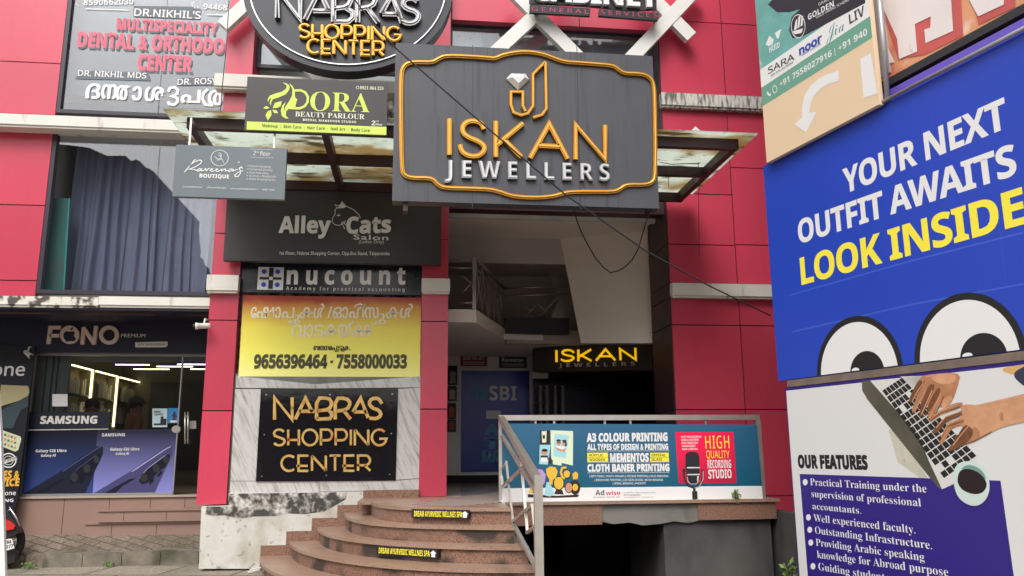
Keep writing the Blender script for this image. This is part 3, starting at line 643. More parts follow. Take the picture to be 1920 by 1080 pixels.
P_ = {'lime': pr('lime', C(205, 232, 90)), 'cream': pr('cream', C(225, 232, 205)), 'yellow': pr('yellow', C(252, 236, 70)), 'black': pr('black', (.015, .015, .017)), 'blue': pr('blue', C(40, 80, 200)), 'dkgrey': pr('dark_grey', C(55, 55, 58))}

# oval sign -------------------------------------------------------------
pl = FP(9.3); OV = thing('oval_sign', 'big dark oval sign with silver and gold tube letters on the upper front', 'sign', U(652, 134, 9.4))
b = MB(); b.ell(pl, 652, -20, 197, 154, -.22, 0, n=56); part('board', b, M['ovalb'], OV)
b = MB(); b.ribbon(pl, [(652+184*math.cos(k*math.pi/36), -24+146*math.sin(k*math.pi/36)) for k in range(72)], 2.2, 0, .02, closed=True); part('border', b, M['chrome'], OV)
z2 = lambda p: Z(4, 400, 0, p)
nab = [[(485, 152), (485, -60), (655, 160), (655, -60)], [(692, 165), (800, -50), (868, 100)], [(752, 100), (885, 100)], [(905, 182), (905, -40), (1000, -40), (1038, 10), (1010, 70), (912, 82)], [(1000, 80), (1048, 110), (1050, 150), (1015, 180), (905, 182)],
       [(1085, 186), (1085, -40), (1180, -36), (1222, 5), (1195, 66), (1095, 84)], [(1160, 80), (1238, 190)], [(1262, 120), (1340, -20), (1416, 190)], [(1270, 122), (1400, 126)], [(1532, 32), (1500, 5), (1440, 10), (1420, 48), (1446, 82), (1520, 104), (1545, 140), (1518, 184), (1460, 196), (1408, 172)]]
b = MB()
for s_ in nab: b.ribbon(pl, smo(z2(s_)), 9.5, .0, .06)
part('lettering', b, mat('letter_side', (.25, .25, .26), rough=.3, metal=.8), OV)
b = MB()
for s_ in nab: tubes(b, pl, [smo(z2(s_))], 2.3, .06)
part('letter_tubes', b, M['chrome'], OV)
b = MB(); deco(b, pl, 'SHOPPING', *z2([(650, 297)])[0], *z2([(1400, 320)])[0], 25, 5.5, 0, .05, mi=0); deco(b, pl, 'CENTER', *z2([(712, 412)])[0], *z2([(1278, 432)])[0], 25.5, 5.5, 0, .05)
part('gold_lettering', b, M['golddk'], OV)
b = MB(); deco(b, pl, 'SHOPPING', *z2([(650, 297)])[0], *z2([(1400, 320)])[0], 25, 2.2, .05, .062); deco(b, pl, 'CENTER', *z2([(712, 412)])[0], *z2([(1278, 432)])[0], 25.5, 2.2, .05, .062)
part('gold_tubes', b, M['goldlt'], OV)
b = MB()
for x, y in ((590, 60), (700, 60)): b.bar(U(x, y, 9.52), U(x, y, 10.44), .06, .06)
part('bracket', b, M['beam'], OV)

# jewellers board ---------------------------------------------------------
pl = FP(8.2); IS = board('jewellers_signboard', 'large charcoal board with gold neon border, diamond emblem and gold letters over the entrance', 'sign', pl, (742, 80, 1236, 391), .16, M['char'])
z3 = lambda p: Z(2.7, 700, 0, p)
brd = [(145, 860), (140, 620), (140, 390), (150, 345), (180, 322), (240, 320), (300, 322), (335, 300), (365, 288), (470, 291), (575, 298), (615, 303), (650, 285), (720, 270), (790, 268), (860, 280), (930, 308), (975, 320), (1030, 323), (1120, 330), (1215, 338), (1240, 360), (1270, 378), (1350, 378), (1395, 395), (1418, 430), (1422, 560), (1425, 900), (1405, 930), (1370, 940), (1275, 938), (1245, 962), (1215, 975), (1100, 974), (1000, 975), (960, 982), (900, 1000), (800, 1005), (700, 997), (640, 975), (590, 962), (470, 958), (360, 955), (325, 940), (305, 912), (270, 905), (190, 905), (155, 890)]
uv = [Vector(p) for p in z3(brd)]
for _ in range(2): uv = [q for a, c in zip(uv, uv[1:]+uv[:1]) for q in (a.lerp(c, .25), a.lerp(c, .75))]
b = MB(); b.ribbon(pl, [tuple(p) for p in uv], 7, 0, .03, closed=True); tr_ = part('border', b, M['golddk'], IS)
b = MB(); b.tube([pl.pt(*pl.uv(*p), .035) for p in uv], .011, 8, True); part('neon_tube', b, M['goldlt'], tr_)
isk = [[(384, 610), (384, 792)], [(558, 662), (545, 630), (505, 618), (468, 626), (448, 652), (455, 685), (485, 705), (530, 722), (560, 745), (560, 772), (535, 795), (500, 800), (462, 788), (442, 765), (438, 740)], [(618, 622), (618, 803)], [(755, 632), (622, 742)], [(658, 714), (748, 803)], [(790, 808), (887, 636), (980, 812)], [(832, 744), (942, 750)], [(1020, 815), (1020, 640), (1168, 814), (1168, 642)]]
b = MB()
for s_ in isk: b.ribbon(pl, smo(smo(z3(s_))), 9, 0, .05)
part('gold_lettering', b, M['golddk'], IS)
b = MB()
for s_ in isk: b.ribbon(pl, smo(smo(z3(s_))), 3.4, .05, .058)
part('gold_tubes', b, M['goldlt'], IS)
b = MB(); b.text(pl, 'JEWELLERS', 833.3, 335, 1142, 341.5, 33, 'b', 0, ext=.045, off=.008, sp=1.5); part('silver_lettering', b, bpy.data.materials['letter_side'], IS); b = MB(); b.text(pl, 'JEWELLERS', 835.3, 334, 1140.6, 340.5, 31, 'b', .046, ext=.006, off=-.02, sp=1.56); part('silver_tubes', b, mat('bright_silver', (.58, .57, .56), rough=.2, metal=.6), IS)
jl = [[(868, 322), (805, 385), (805, 545), (780, 582), (745, 592), (708, 578), (694, 540), (694, 474), (754, 474), (754, 545), (768, 572)], [(868, 322), (872, 560), (850, 590), (806, 604)]]
b = MB()
for s_ in jl: b.ribbon(pl, z3(s_), 5, 0, .05); b.ribbon(pl, z3(s_), 1.6, .05, .055, 1)
part('emblem', b, [M['golddk'], M['goldlt']], IS)
b = MB(); d = pl.P(z3([(672, 404), (697, 376), (770, 378), (788, 406), (733, 460)])); cu, cv = sum(p[0] for p in d)/5, sum(p[1] for p in d)/5
for i in range(5):
    j = (i+1) % 5; a, c = d[i], d[j]; ai, ci = [(cu+(p[0]-cu)*.55, cv+(p[1]-cv)*.55) for p in (a, c)]
    b.face([pl.pt(*a, .02), pl.pt(*c, .02), pl.pt(*ci, .07), pl.pt(*ai, .07)][::-1]); b.face([pl.pt(*ai, .07), pl.pt(*ci, .07), pl.pt(cu, cv, .075)][::-1]); b.face([pl.pt(*a, 0), pl.pt(*c, 0), pl.pt(*c, .02), pl.pt(*a, .02)][::-1])
part('diamond_emblem', b, mat('diamond_white', (.72, .72, .7), rough=.3), IS)
b = MB()
for x in (760, 1215):
    p = U(x, 395, 8.3); b.box(p.x-.02, p.x+.02, 8.36, 8.55, zc-.2, zc-.1); b.box(p.x-.025, p.x+.025, 8.24, 8.36, p.z-.02, zc)
part('hanger', b, M['beam'], IS)
b = MB()
for x in (886, 1085): b.vbar(pl, x, 84, 392, 1.2, 0, .003)
part('seam', b, M['frame'], IS)

# beauty parlour board ----------------------------------------------------
pl = FP(8.26); DO = board('beauty_parlour_signboard', 'charcoal and lime beauty parlour board with a female profile emblem on the canopy front', 'sign', pl, (464, 143.5, 724.5, 254.8), .05, M['char2'])
zd = lambda p: Z(7.111, 460, 130, p)
b = MB(); b.rect(pl, 463.4, 228, 724.3, 253.3, 0, .005); part('lime_strip', b, P_['lime'], DO)
b = MB(); b.text(pl, 'Makeup  |  Skin Care  |  Hair Care  |  Nail Art  |  Body Care', 491.8, 238.5, 693.5, 248, 6.3, 'b', .009, off=-.01); part('strip_lettering', b, P_['dkgrey'], DO)
b = MB(); b.text(pl, 'ORA', 581, 207.5, 693, 211, 36, 's', .004, off=-.006); b.ribbon(pl, zd([(660, 285), (740, 282), (800, 310), (835, 370), (830, 440), (790, 495), (730, 522), (655, 522)]), 4.6, .004); part('lettering', b, P_['lime'], DO)
b = MB()
for q in ([(500, 175), (560, 195), (592, 225), (585, 275), (540, 335), (450, 375), (370, 400), (345, 445), (340, 490), (325, 450), (345, 385), (320, 400), (303, 440), (300, 400), (325, 355), (400, 325), (490, 300), (545, 260), (552, 220)],
          [(585, 185), (630, 225), (660, 280), (662, 370), (695, 410), (680, 430), (680, 450), (670, 470), (672, 490), (655, 537), (580, 530), (545, 560), (540, 620), (580, 660), (530, 655), (485, 620), (475, 560), (490, 490), (540, 435), (515, 500), (520, 570), (535, 500), (590, 420), (625, 350), (628, 270)],
          [(365, 520), (395, 450), (485, 425), (475, 490), (430, 515)], [(240, 518), (280, 490), (325, 515), (280, 532)], [(345, 545), (350, 610), (302, 685), (270, 615), (300, 560)], [(360, 540), (420, 550), (440, 588), (385, 585)]): b.px(pl, zd(q), .004)
part('emblem', b, P_['lime'], DO)
b = MB(); b.text(pl, 'BEAUTY PARLOUR', 553.5, 218.5, 683.5, 224, 9.5, 's', .005, off=-.004); b.text(pl, 'BRIDAL MAKEOVER STUDIO', 568, 227, 667.5, 231.5, 4.3, 'b', .006, sp=1.15)
b.text(pl, '8921 064 255', 675, 167.5, 719, 169, 6, 's', .004); b.text(pl, '2', 696.5, 235.3, 703.5, 235.5, 9, 'b', .004); b.text(pl, 'Floor', 704.5, 235.5, 717, 236, 4.4, 'b', .004); b.text(pl, 'nd', 704, 229, 710, 229, 3.5, 'n', .004)
b.ribbon(pl, [(670.5+2.6*math.cos(k*.7), 164.5+2.6*math.sin(k*.7)) for k in range(9)], .8, .004, closed=True)
part('white_lettering', b, P_['cream'], DO)
b = MB()
for x in (515, 575): p = U(x, 250, 8.29); b.box(p.x-.012, p.x+.012, 8.312, 8.336, p.z+.03, zc)
part('hanger', b, M['beam'], DO)

# boutique board ----------------------------------------------------------
M['slate'] = mat('slate_board', C(104, 114, 120), rough=.45, var=.06)
pl = FP(8.3); RA = board('boutique_signboard', 'slate grey boutique board with white script hanging below the canopy corner', 'sign', pl, (330.5, 271, 533, 374), .06, M['slate'])
za = lambda p: Z(8, 310, 260, p)
b = MB()
for s_ in ([(285, 505), (360, 420), (440, 320), (460, 315)], [(370, 405), (440, 350), (520, 320), (548, 335), (530, 375), (450, 425), (390, 450), (350, 462), (440, 465), (480, 485)],
           [(545, 455), (510, 450), (480, 475), (495, 492), (535, 470), (548, 455), (540, 485), (575, 480), (605, 450), (618, 485), (650, 450), (668, 448)], [(668, 470), (700, 470), (712, 455), (690, 452), (678, 485), (710, 492), (745, 475), (775, 470), (785, 458), (765, 455), (755, 485), (790, 495), (820, 475), (850, 460), (845, 490), (880, 460), (905, 455), (900, 488), (935, 480)],
           [(1015, 465), (985, 455), (945, 480), (955, 500), (1000, 480), (1020, 462), (1015, 490), (1060, 470), (1090, 465)], [(1160, 450), (1140, 425), (1110, 445), (1125, 480), (1130, 520), (1090, 570), (1050, 570), (1045, 545), (1090, 510), (1165, 480)], [(1090, 362), (1115, 348)]):
    b.ribbon(pl, za(s_), 1.7, .004)
b.ribbon(pl, [(412+16.2*math.cos(k*math.pi/15), 296.5+14.8*math.sin(k*math.pi/15)) for k in range(30)], 1.1, .004, closed=True)
for s_ in ([(740, 270), (790, 310), (840, 290), (880, 365)], [(800, 210), (840, 230), (835, 290)], [(770, 325), (820, 320), (850, 300)], [(800, 240), (820, 265), (850, 250)]): b.ribbon(pl, za(s_), .9, .005)
b.text(pl, 'BOUTIQUE', 374, 332.8, 429.5, 335, 7.2, 'b', .004, off=.012, sp=1.05); b.text(pl, '2   floor', 475, 291, 507, 293, 8.5, 'n', .004); b.text(pl, 'nd', 479.5, 286.5, 485, 287, 3.3, 'n', .004)
b.ribbon(pl, [(469, 279.6), (512, 281.3)], .5, .004); b.ribbon(pl, [(469, 295), (512, 296.3)], .5, .004)
for i, t in enumerate(('Costume Designing', 'Customised Stitching', 'Hand Embroidery', 'Materials & Readymades', 'Online Shopping Facility')):
    y = 313.5+i*6.05; b.text(pl, t, 468.5-i*.4, y, 468.5+(39, 42, 35, 49, 48)[i], y+1.6, 4.2, 'b', .004, off=-.03); b.ell(pl, 465.5-i*.5, y-2, .9, .9, .004, n=8)
for t, x0, x1, y in (('@raveenasboutique', 342, 379, 351.5), ('@RaveenasBoutique', 387, 424, 353), ('www.raveenasboutique.in', 432, 484, 355.3), ('95467 75585', 492, 515, 357)): b.text(pl, t, x0, y, x1, y+.9, 3.2, 'b', .004, off=-.02)
part('white_lettering', b, M['white'], RA)
b = MB()
for x, y in ((355, 225), (514, 232)): p = U(x, 274, 8.33); b.box(p.x-.009, p.x+.009, 8.322, 8.34, p.z-.03, zc-.05); b.box(p.x-.009, p.x+.009, 8.34, fy, zc-.075, zc-.05)
part('hanger', b, M['steel'], RA)

# salon board -------------------------------------------------------------
pl = FP(10.5); SA = board('salon_signboard', 'wide dark salon board with a pale cat outline on the sign column', 'sign', pl, (427, 352, 826.7, 496.5), .1, M['char2'])
zs = lambda p: Z(3, 300, 200, p)
M['silv'] = mat('silver_vinyl', (.78, .77, .74), rough=.45)
b = MB(); b.text(pl, 'Alley', 522.5, 436.5, 620, 437.5, 32, 'b', .004, ext=.02, off=.02); b.text(pl, 'Cats', 649, 438, 733, 436, 31, 'b', .004, ext=.02, off=.02); b.text(pl, 'Salon', 662.5, 449, 728, 450.5, 9.5, 'r', .004, sp=1.1, off=.012)
b.text(pl, '(Ladies Only)', 673, 456, 719.5, 456.5, 6, 'r', .004, sp=1.1); b.text(pl, '1st Floor, Nabras Shopping Center, Opp.Bus Stand, Taliparamba', 524.5, 477.5, 730.5, 478.5, 6.5, 'r', .004, off=.006)
part('lettering', b, M['silv'], SA)
b = MB()
for s_ in ([(968, 650), (972, 625), (985, 605), (985, 580), (995, 570), (985, 552), (1010, 558), (1025, 535), (1045, 560), (1090, 580), (1120, 610), (1128, 628)], [(968, 650), (985, 665), (1010, 668), (1040, 650), (1045, 640)], [(1020, 650), (1040, 690)], [(1028, 645), (1048, 670)], [(1000, 610), (1015, 612)]): b.ribbon(pl, zs(s_), 1.3, .005)
b.px(pl, zs([(995, 572), (1025, 540), (1044, 562), (1040, 570), (1018, 572)]), .0055); b.px(pl, zs([(992, 612), (1012, 606), (1006, 618)]), .0055)
part('cat_emblem', b, M['silv'], SA)
b = MB()
for p in [(430, 372+i*14) for i in range(9)]+[(820, 400+i*22) for i in range(5)]+[(455, 425), (452, 440), (788, 470)]: b.ell(pl, p[0], p[1], 1.4, 1.4, 0, .006, n=8)
part('screw', b, M['frame'], SA)

# academy sign ------------------------------------------------------------
pl = FP(10.76); NU = board('academy_signboard', 'black glossy accounting academy banner with white square emblem of four blue dots', 'sign', pl, (453.5, 490, 791, 553.3), .05, mat('black_gloss', C(30, 31, 40), rough=.22, var=.3, stains=[(C(70, 74, 88), 5, (1, 1, 2.5), .6, .7, .6)], bump=.35, bscale=6))
zn = lambda p: Z(4, 370, 480, p)
b = MB(); x, y = zn([(667, 208)])[0]; b.text(pl, 'nucount', 537, 532.5, 759.8, 532.8, 31, 'b', .004, off=.022, sp=1.55); b.text(pl, 'Academy for practical accounting', 536.5, 543.8, 758.5, 546.5, 7, 'b', .005, off=-.012, sp=1.6); part('lettering', b, mat('silver_print', (.82, .81, .78), rough=.4), NU)
b = MB(); b.rect(pl, 484.5, 500.5, 530.5, 544, 0, .005); part('emblem_panel', b, M['white'], NU)
b = MB(); b.rectf(pl, 505, 502, 511.5, 542, .009); b.rectf(pl, 487, 519.5, 528, 525, .0095); part('emblem_cross', b, P_['black'], NU)
b = MB(); b.rectf(pl, 505, 519, 511.5, 525.5, .0115); part('emblem_hub', b, M['white'], NU)
b = MB()
for x, y in ((495.5, 509.5), (521, 509.8), (494.5, 533.8), (520, 534)): b.ell(pl, x, y, 4.6, 4.4, .009)
part('emblem_dot', b, P_['blue'], NU)

# yellow to-let sign ------------------------------------------------------
ye = bpy.data.materials.new('faded_yellow_banner'); ye.use_nodes = True; N, L = ye.node_tree.nodes, ye.node_tree.links
gp = N.new('ShaderNodeNewGeometry'); sx = N.new('ShaderNodeSeparateXYZ'); L.new(gp.outputs['Position'], sx.inputs[0]); pl = FP(10.74)
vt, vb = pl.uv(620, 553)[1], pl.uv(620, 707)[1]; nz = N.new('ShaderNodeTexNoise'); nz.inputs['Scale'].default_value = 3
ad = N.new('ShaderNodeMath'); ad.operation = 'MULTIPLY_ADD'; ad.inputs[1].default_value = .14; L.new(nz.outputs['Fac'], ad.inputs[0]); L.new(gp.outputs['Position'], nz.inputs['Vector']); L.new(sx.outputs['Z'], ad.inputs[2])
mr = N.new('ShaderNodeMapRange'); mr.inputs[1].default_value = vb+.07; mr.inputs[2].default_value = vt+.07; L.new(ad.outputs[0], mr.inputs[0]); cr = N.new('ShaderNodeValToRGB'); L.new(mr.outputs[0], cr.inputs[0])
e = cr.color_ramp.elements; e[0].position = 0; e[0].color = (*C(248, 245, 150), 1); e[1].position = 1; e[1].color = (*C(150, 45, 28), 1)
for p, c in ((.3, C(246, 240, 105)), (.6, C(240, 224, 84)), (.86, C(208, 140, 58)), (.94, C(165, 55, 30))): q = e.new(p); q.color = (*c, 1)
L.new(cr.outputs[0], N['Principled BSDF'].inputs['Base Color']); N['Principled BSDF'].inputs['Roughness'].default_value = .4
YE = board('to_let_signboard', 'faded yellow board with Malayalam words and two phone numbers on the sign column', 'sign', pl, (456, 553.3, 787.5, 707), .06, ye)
M['fade'] = mat('faded_white_ink', C(240, 230, 205), rough=.5, var=.08)
b = MB()
def glyphs(b, pl, items, y, w, off, st='r'):
    for t, x0, x1, h in items:
        for k in (-1, 0, 1): b.text(pl, t, x0+k*off*24, y, x1+k*off*24, y, h, st, w+.0004*(k+1), off=.004, joined=k > -1)
glyphs(b, pl, [('േ', 470.5, 480, 21), ('ഷ', 481, 513, 21), ('ാ', 515, 526, 21), ('പ', 529, 551, 20), ('ക', 562, 587, 21), ('ൾ', 588, 608, 27), ('/', 614, 622, 22), ('ഓ', 624, 652, 21), ('ഫ', 655, 682, 21), ('സ', 684, 710, 21), ('ക', 724, 749, 21), ('ൾ', 750, 775, 27)], 596.5, .004, .022)
glyphs(b, pl, [('പ', 541, 553, 9)], 607, .005, .03); glyphs(b, pl, [('ു', 552, 563, 12)], 602, .0055, .02); glyphs(b, pl, [('ു', 710, 724, 14)], 602, .0055, .02); b.ribbon(pl, [(664, 577), (668, 572), (676, 570), (682, 574), (679, 579), (684, 570)], 2.4, .0052)
glyphs(b, pl, [('വ', 547, 573, 23), ('ാ', 575, 586, 23), ('ട', 589, 606, 23), ('ക', 608, 632, 23), ('യ', 634, 657, 23), ('ക', 661, 683, 23)], 631.5, .004, .022)
glyphs(b, pl, [('ക', 678, 698, 23)], 631.5, .0052, .022)
for x in (653, 697): b.ribbon(pl, [(x, 606), (x+3, 609), (x+7, 607), (x+9, 602)], 2.6, .006)
part('white_lettering', b, M['fade'], YE)
b = MB(); glyphs(b, pl, [('ബ', 588, 599, 8), ('ന', 600, 608, 8), ('ധ', 608, 617, 8), ('െ', 618, 622, 8), ('പ', 623, 632, 8), ('ട', 634, 641, 8), ('ു', 640, 646, 7), ('ക', 646, 654, 8), ('.', 655, 656.5, 1.5)], 656.5, .004, .03)
glyphs(b, pl, [('പ', 628, 634, 4)], 660, .0052, .03)
b.text(pl, '9656396464', 475.5, 690, 613.5, 690, 26, 'b', .004, off=.034); b.text(pl, '7558000033', 630.5, 690, 763, 690, 26, 'b', .004, off=.034); b.rectf(pl, 619.5, 676, 624.5, 681, .004)
part('dark_lettering', b, mat('dark_olive_ink', C(72, 70, 40), rough=.5), YE)

# marble plaque -----------------------------------------------------------
zm = lambda p: Z(4, 370, 690, p)
M['marble'] = mat('white_marble', (.58, .57, .555), rough=.3, var=.06, vscale=3, stains=[(C(120, 116, 112), 5, (5, 1, .55, .45), .5, .68, .5), (C(95, 90, 86), 12, (6, 1, .35, .5), .58, .68, .45), (C(150, 135, 115), 4, (1, 1, 1), .62, .75, .4)])
pl = FP(10.72); MA = thing('marble_surround', 'grey veined marble slabs framing the black mall sign', 'cladding', U(600, 925, 10.72))
for q in ([(290, 60), (885, 122), (885, 154), (290, 148)], [(888, 122), (1675, 62), (1675, 145), (888, 154)], [(285, 158), (476, 158), (438, 846), (248, 846)], [(1506, 156), (1675, 148), (1664, 826), (1488, 840)], [(247, 850), (916, 850), (916, 928), (243, 940)], [(919, 850), (1490, 845), (1664, 830), (1661, 915), (919, 926)]):
    b = MB(); b.pxp(pl, zm(q), -.05, 0); part('slab', b, M['marble'], MA)
b = MB(); b.rect(pl, 440, 700, 790, 935, -.1, -.02); part('mortar_bed', b, M['concrete'], MA)
pl = FP(10.7); NS = board('mall_plaque', 'glossy black acrylic panel with gold mirror letters framed in marble', 'sign', pl, (489.5, 728.8, 742, 900), .03, mat('black_acrylic', (.012, .011, .014), rough=.06, bump=.25, bscale=2.2, var=.01))
M['goldm'] = mat('gold_mirror', C(232, 190, 112), rough=.25, metal=.3, var=.25, vscale=9, stains=[(C(214, 110, 60), 7, (1, 1, 1), .58, .66, .8), (C(150, 200, 180), 9, (1, 1, 1), .68, .74, .7), (C(130, 95, 40), 8, (1, 1, 1), .3, .26, .7)])
nab2 = [[(580, 388), (580, 222), (712, 388), (712, 220)], [(735, 385), (812, 226), (862, 330)], [(765, 325), (880, 325)], [(895, 385), (895, 226), (985, 226), (1012, 262), (990, 312), (900, 322)], [(985, 318), (1015, 345), (995, 380), (895, 384)], [(1035, 386), (1035, 226), (1120, 228), (1150, 262), (1125, 312), (1045, 324)], [(1100, 322), (1150, 384)], [(1168, 330), (1225, 226), (1282, 375)], [(1175, 330), (1270, 330)], [(1385, 268), (1360, 228), (1310, 228), (1285, 262), (1310, 300), (1365, 318), (1380, 355), (1345, 382), (1290, 376)]]
b = MB()
for s_ in nab2: b.ribbon(pl, smo(zm(s_)), 6.4, 0, .012)
deco(b, pl, 'SHOPPING', *zm([(572, 580)])[0], *zm([(1415, 580)])[0], 29.5, 4.4, 0, .012); deco(b, pl, 'CENTER', *zm([(632, 772)])[0], *zm([(1298, 770)])[0], 28.5, 4.4, 0, .012)
part('gold_lettering', b, M['goldm'], NS)
b = MB()
for p in ((517, 200), (995, 200), (1462, 196), (502, 500), (1455, 492), (484, 812), (968, 806), (1444, 798)): b.ell(pl, *zm([p])[0], 1.4, 1.4, 0, .008, n=10)
part('screw', b, M['chrome'], NS)

# clinic lettering on the window glass --------------------------------------
pl = FP(10.985); CI = thing('clinic_window_sign', 'pink and white dental clinic lettering stuck on the tall upper window', 'sign', U(290, 222, 10.98))
z1 = lambda p: Z(4, 0, 0, p)
M['pink'] = mat('pink_vinyl', C(222, 108, 130), rough=.6); M['shadow'] = mat('grey_vinyl', C(104, 110, 118), rough=.6)
def line(b, t, p0, p1, h, st, **k): (x0, y0), (x1, y1) = z1([p0, p1]); b.text(pl, t, x0, y0, x1, y1, h/4, st, **k)
b = MB(); sh = MB()
for t, p0, p1, h in (('MULTISPECIALITY', (872, 220), (1630, 256), 86), ('DENTAL & ORTHODON', (578, 348), (1760, 402), 114), ('CENTER', (1030, 522), (1440, 538), 118)):
    line(b, t, p0, p1, h, 'b', off=.03, w=.004); line(sh, t, (p0[0]+8, p0[1]+14), (p1[0]+8, p1[1]+14), h, 'b', off=.03, w=.0015)
part('pink_lettering', b, M['pink'], CI); 
for q in ([(575, 575), (580, 530), (1110, 545), (1130, 605), (560, 590)], [(1325, 640), (1330, 585), (1660, 575), (1655, 640)]): sh.px(pl, z1(q), .001)
sh.px(pl, z1([(1000, 45), (1430, 50), (1510, 70), (1500, 145), (1000, 125)]), .001)
part('grey_shadow', sh, M['shadow'], CI)
b = MB(); line(b, '8590662030', (625, 40), (1000, 32), 42, 'b'); line(b, '94468', (1525, 68), (1702, 80), 42, 'b'); line(b, "DR.NIKHIL'S", (1005, 118), (1505, 142), 56, 'n', off=.012); line(b, 'DR. NIKHIL MDS', (583, 568), (1097, 588), 42, 'n', off=.012); line(b, 'DR. ROSVI', (1330, 637), (1652, 626), 46, 'n', off=.012)
for q in ([(640, 63), (968, 74), (968, 80), (640, 70)], [(1552, 106), (1690, 110), (1690, 118), (1552, 114)]): b.px(pl, z1(q), .004)
b.ribbon(pl, z1([(1440, 20), (1445, 45), (1465, 62), (1488, 60), (1480, 48), (1465, 45), (1452, 25), (1458, 15), (1440, 20)]), 1, .004); b.ribbon(pl, z1([(570, 20), (578, 40), (595, 45)]), 1, .004)
for t, x0, x1, y, h in (('ദ', 642, 745, 735, 112), ('ന', 758, 872, 738, 108), ('ത', 868, 978, 745, 108), ('ാ', 990, 1056, 748, 104), ('ശ', 1085, 1225, 755, 108), ('പ', 1358, 1498, 768, 96), ('ത', 1560, 1700, 785, 112)): [line(b, t, (x0+k*5, y+abs(k)*1.5), (x1+k*5, y+3+abs(k)*1.5), h, 'r', off=.01, w=.0045+.0004*k, joined=k > -1) for k in (-1, 0, 1)]
b.ribbon(pl, z1([(1262, 690), (1275, 660), (1310, 655), (1335, 675), (1330, 705), (1290, 722), (1330, 735), (1332, 765), (1305, 788), (1270, 782), (1262, 760)]), 5.5, .0045); b.ribbon(pl, z1([(1560, 670), (1525, 700), (1520, 745), (1540, 785), (1600, 792)]), 5.5, .0048)
part('white_lettering', b, M['white'], CI)

# general services sign -----------------------------------------------------
pl = FP(10.25); GS = thing('services_sign', 'black strip sign with magenta letters below large cut off white letters', 'sign', U(1110, 40, 10.25))
zg = lambda p: Z(4, 840, 0, p)
b = MB(); b.pxp(pl, zg([(615, 33), (1068, 63), (1065, 119), (612, 93)]), -.05, 0); b.pxp(pl, zg([(1135, 68), (1578, 98), (1575, 153), (1130, 118)]), -.05, 0); b.pxp(pl, zg([(612, -60), (1570, -60), (1570, 62), (1400, 72), (1000, 35), (612, 16)]), -.06, -.035); part('board', b, P_['black'], GS)
b = MB(); b.text(pl, 'GENERAL', *zg([(628, 82)])[0], *zg([(1055, 104)])[0], 8, 'n', .004, sp=1.5); b.text(pl, 'SERVICES', *zg([(1145, 108)])[0], *zg([(1572, 132)])[0], 8, 'n', .004, sp=1.5); part('red_lettering', b, pr('magenta', C(190, 60, 110)), GS)
b = MB(); b.text(pl, 'CABINET', *zg([(640, 5)])[0], *zg([(1570, 58)])[0], 36, 'b', -.03, ext=.06, off=.02); part('white_lettering', b, M['white'], GS)
b = MB()
for x, y in ((1005, 25), (1225, 35)): b.bar(U(x, y, 10.3), U(x, y, 10.44), .05, .05)
part('bracket', b, M['frame'], GS)
# ------------------------------------------------------------------ phone shop
YF, YG = 11.85, 12.0
SH = thing('phone_shop', 'phone shop front with tiled base, glass wall and navy fascia under the ledge', 'shop', (-4, 12, .6))
pf, pg = FP(YF), FP(YG)
xs0, xs1 = -9.0, CL0+.15
b = MB(); b.box(xs0, xs1, YF, YF+.12, zf(200, 661, YF), zf(200, 575, 10.72)+.05); part('fascia', b, M['navy'], SH)
b = MB(); b.box(xs0, CL0, 10.76, YF-.004, zf(200, 576, 10.72)-.03, zf(200, 576, 10.72)-.002); part('soffit', b, M['navy'], SH)
b = MB()
for i in range(5): b.box(-8.2+i*1.3, -8.2+i*1.3+.9, 11.0, 11.12, zf(200, 576, 10.72)-.036, zf(200, 576, 10.72)-.031)
part('soffit_panel', b, mat('brown_soffit', C(92, 68, 62), rough=.6), SH)
zfb = zf(42, 931.4, YG); xsb = xf(36, 940, YG)
b = MB(); b.box(xs0, xs1, YG-.03, 12.6, zb-.4, zfb-.025); part('tiled_base', b, M['tile'], SH)
b = MB(); b.box(xsb, xs1, YG-.06, 15.6, zfb-.025, zfb); part('base_cap', b, mat('cap_stone', C(176, 160, 146), rough=.4), SH)
b = MB()
for x in (118, 203, 280, 345): b.vbar(FP(YG-.03), x, 934, 1003, 1, 0, .002)
part('tile_joint', b, M['tilej'], SH)
z1s, z2s = zfb-.17, zfb-.34
y1s, y2s = Uz(186, 955, z1s).y, Uz(161, 979.5, z2s).y
xa, xb_ = Uz(186, 955, z1s).x, Uz(161, 979.5, z2s).x
for nm, x0, yy, zt, zbot, js in (('step', xa, y1s, z1s, z2s, (232, 312)), ('step', xb_, y2s, z2s, zb-.5, (209, 293))):
    b = MB(); b.box(x0, CL0+.05, yy, YG-.03, zbot, zt-.03); b.box(x0-.015, CL0+.05, yy-.02, YG-.03, zt-.03, zt)
    for j in js: b.vbar(FP(yy), j, 960 if zt == z1s else 984, 976 if zt == z1s else 1006, 1, 0, .002, 1)
    part(nm, b, [M['tile'], M['tilej']], SH)
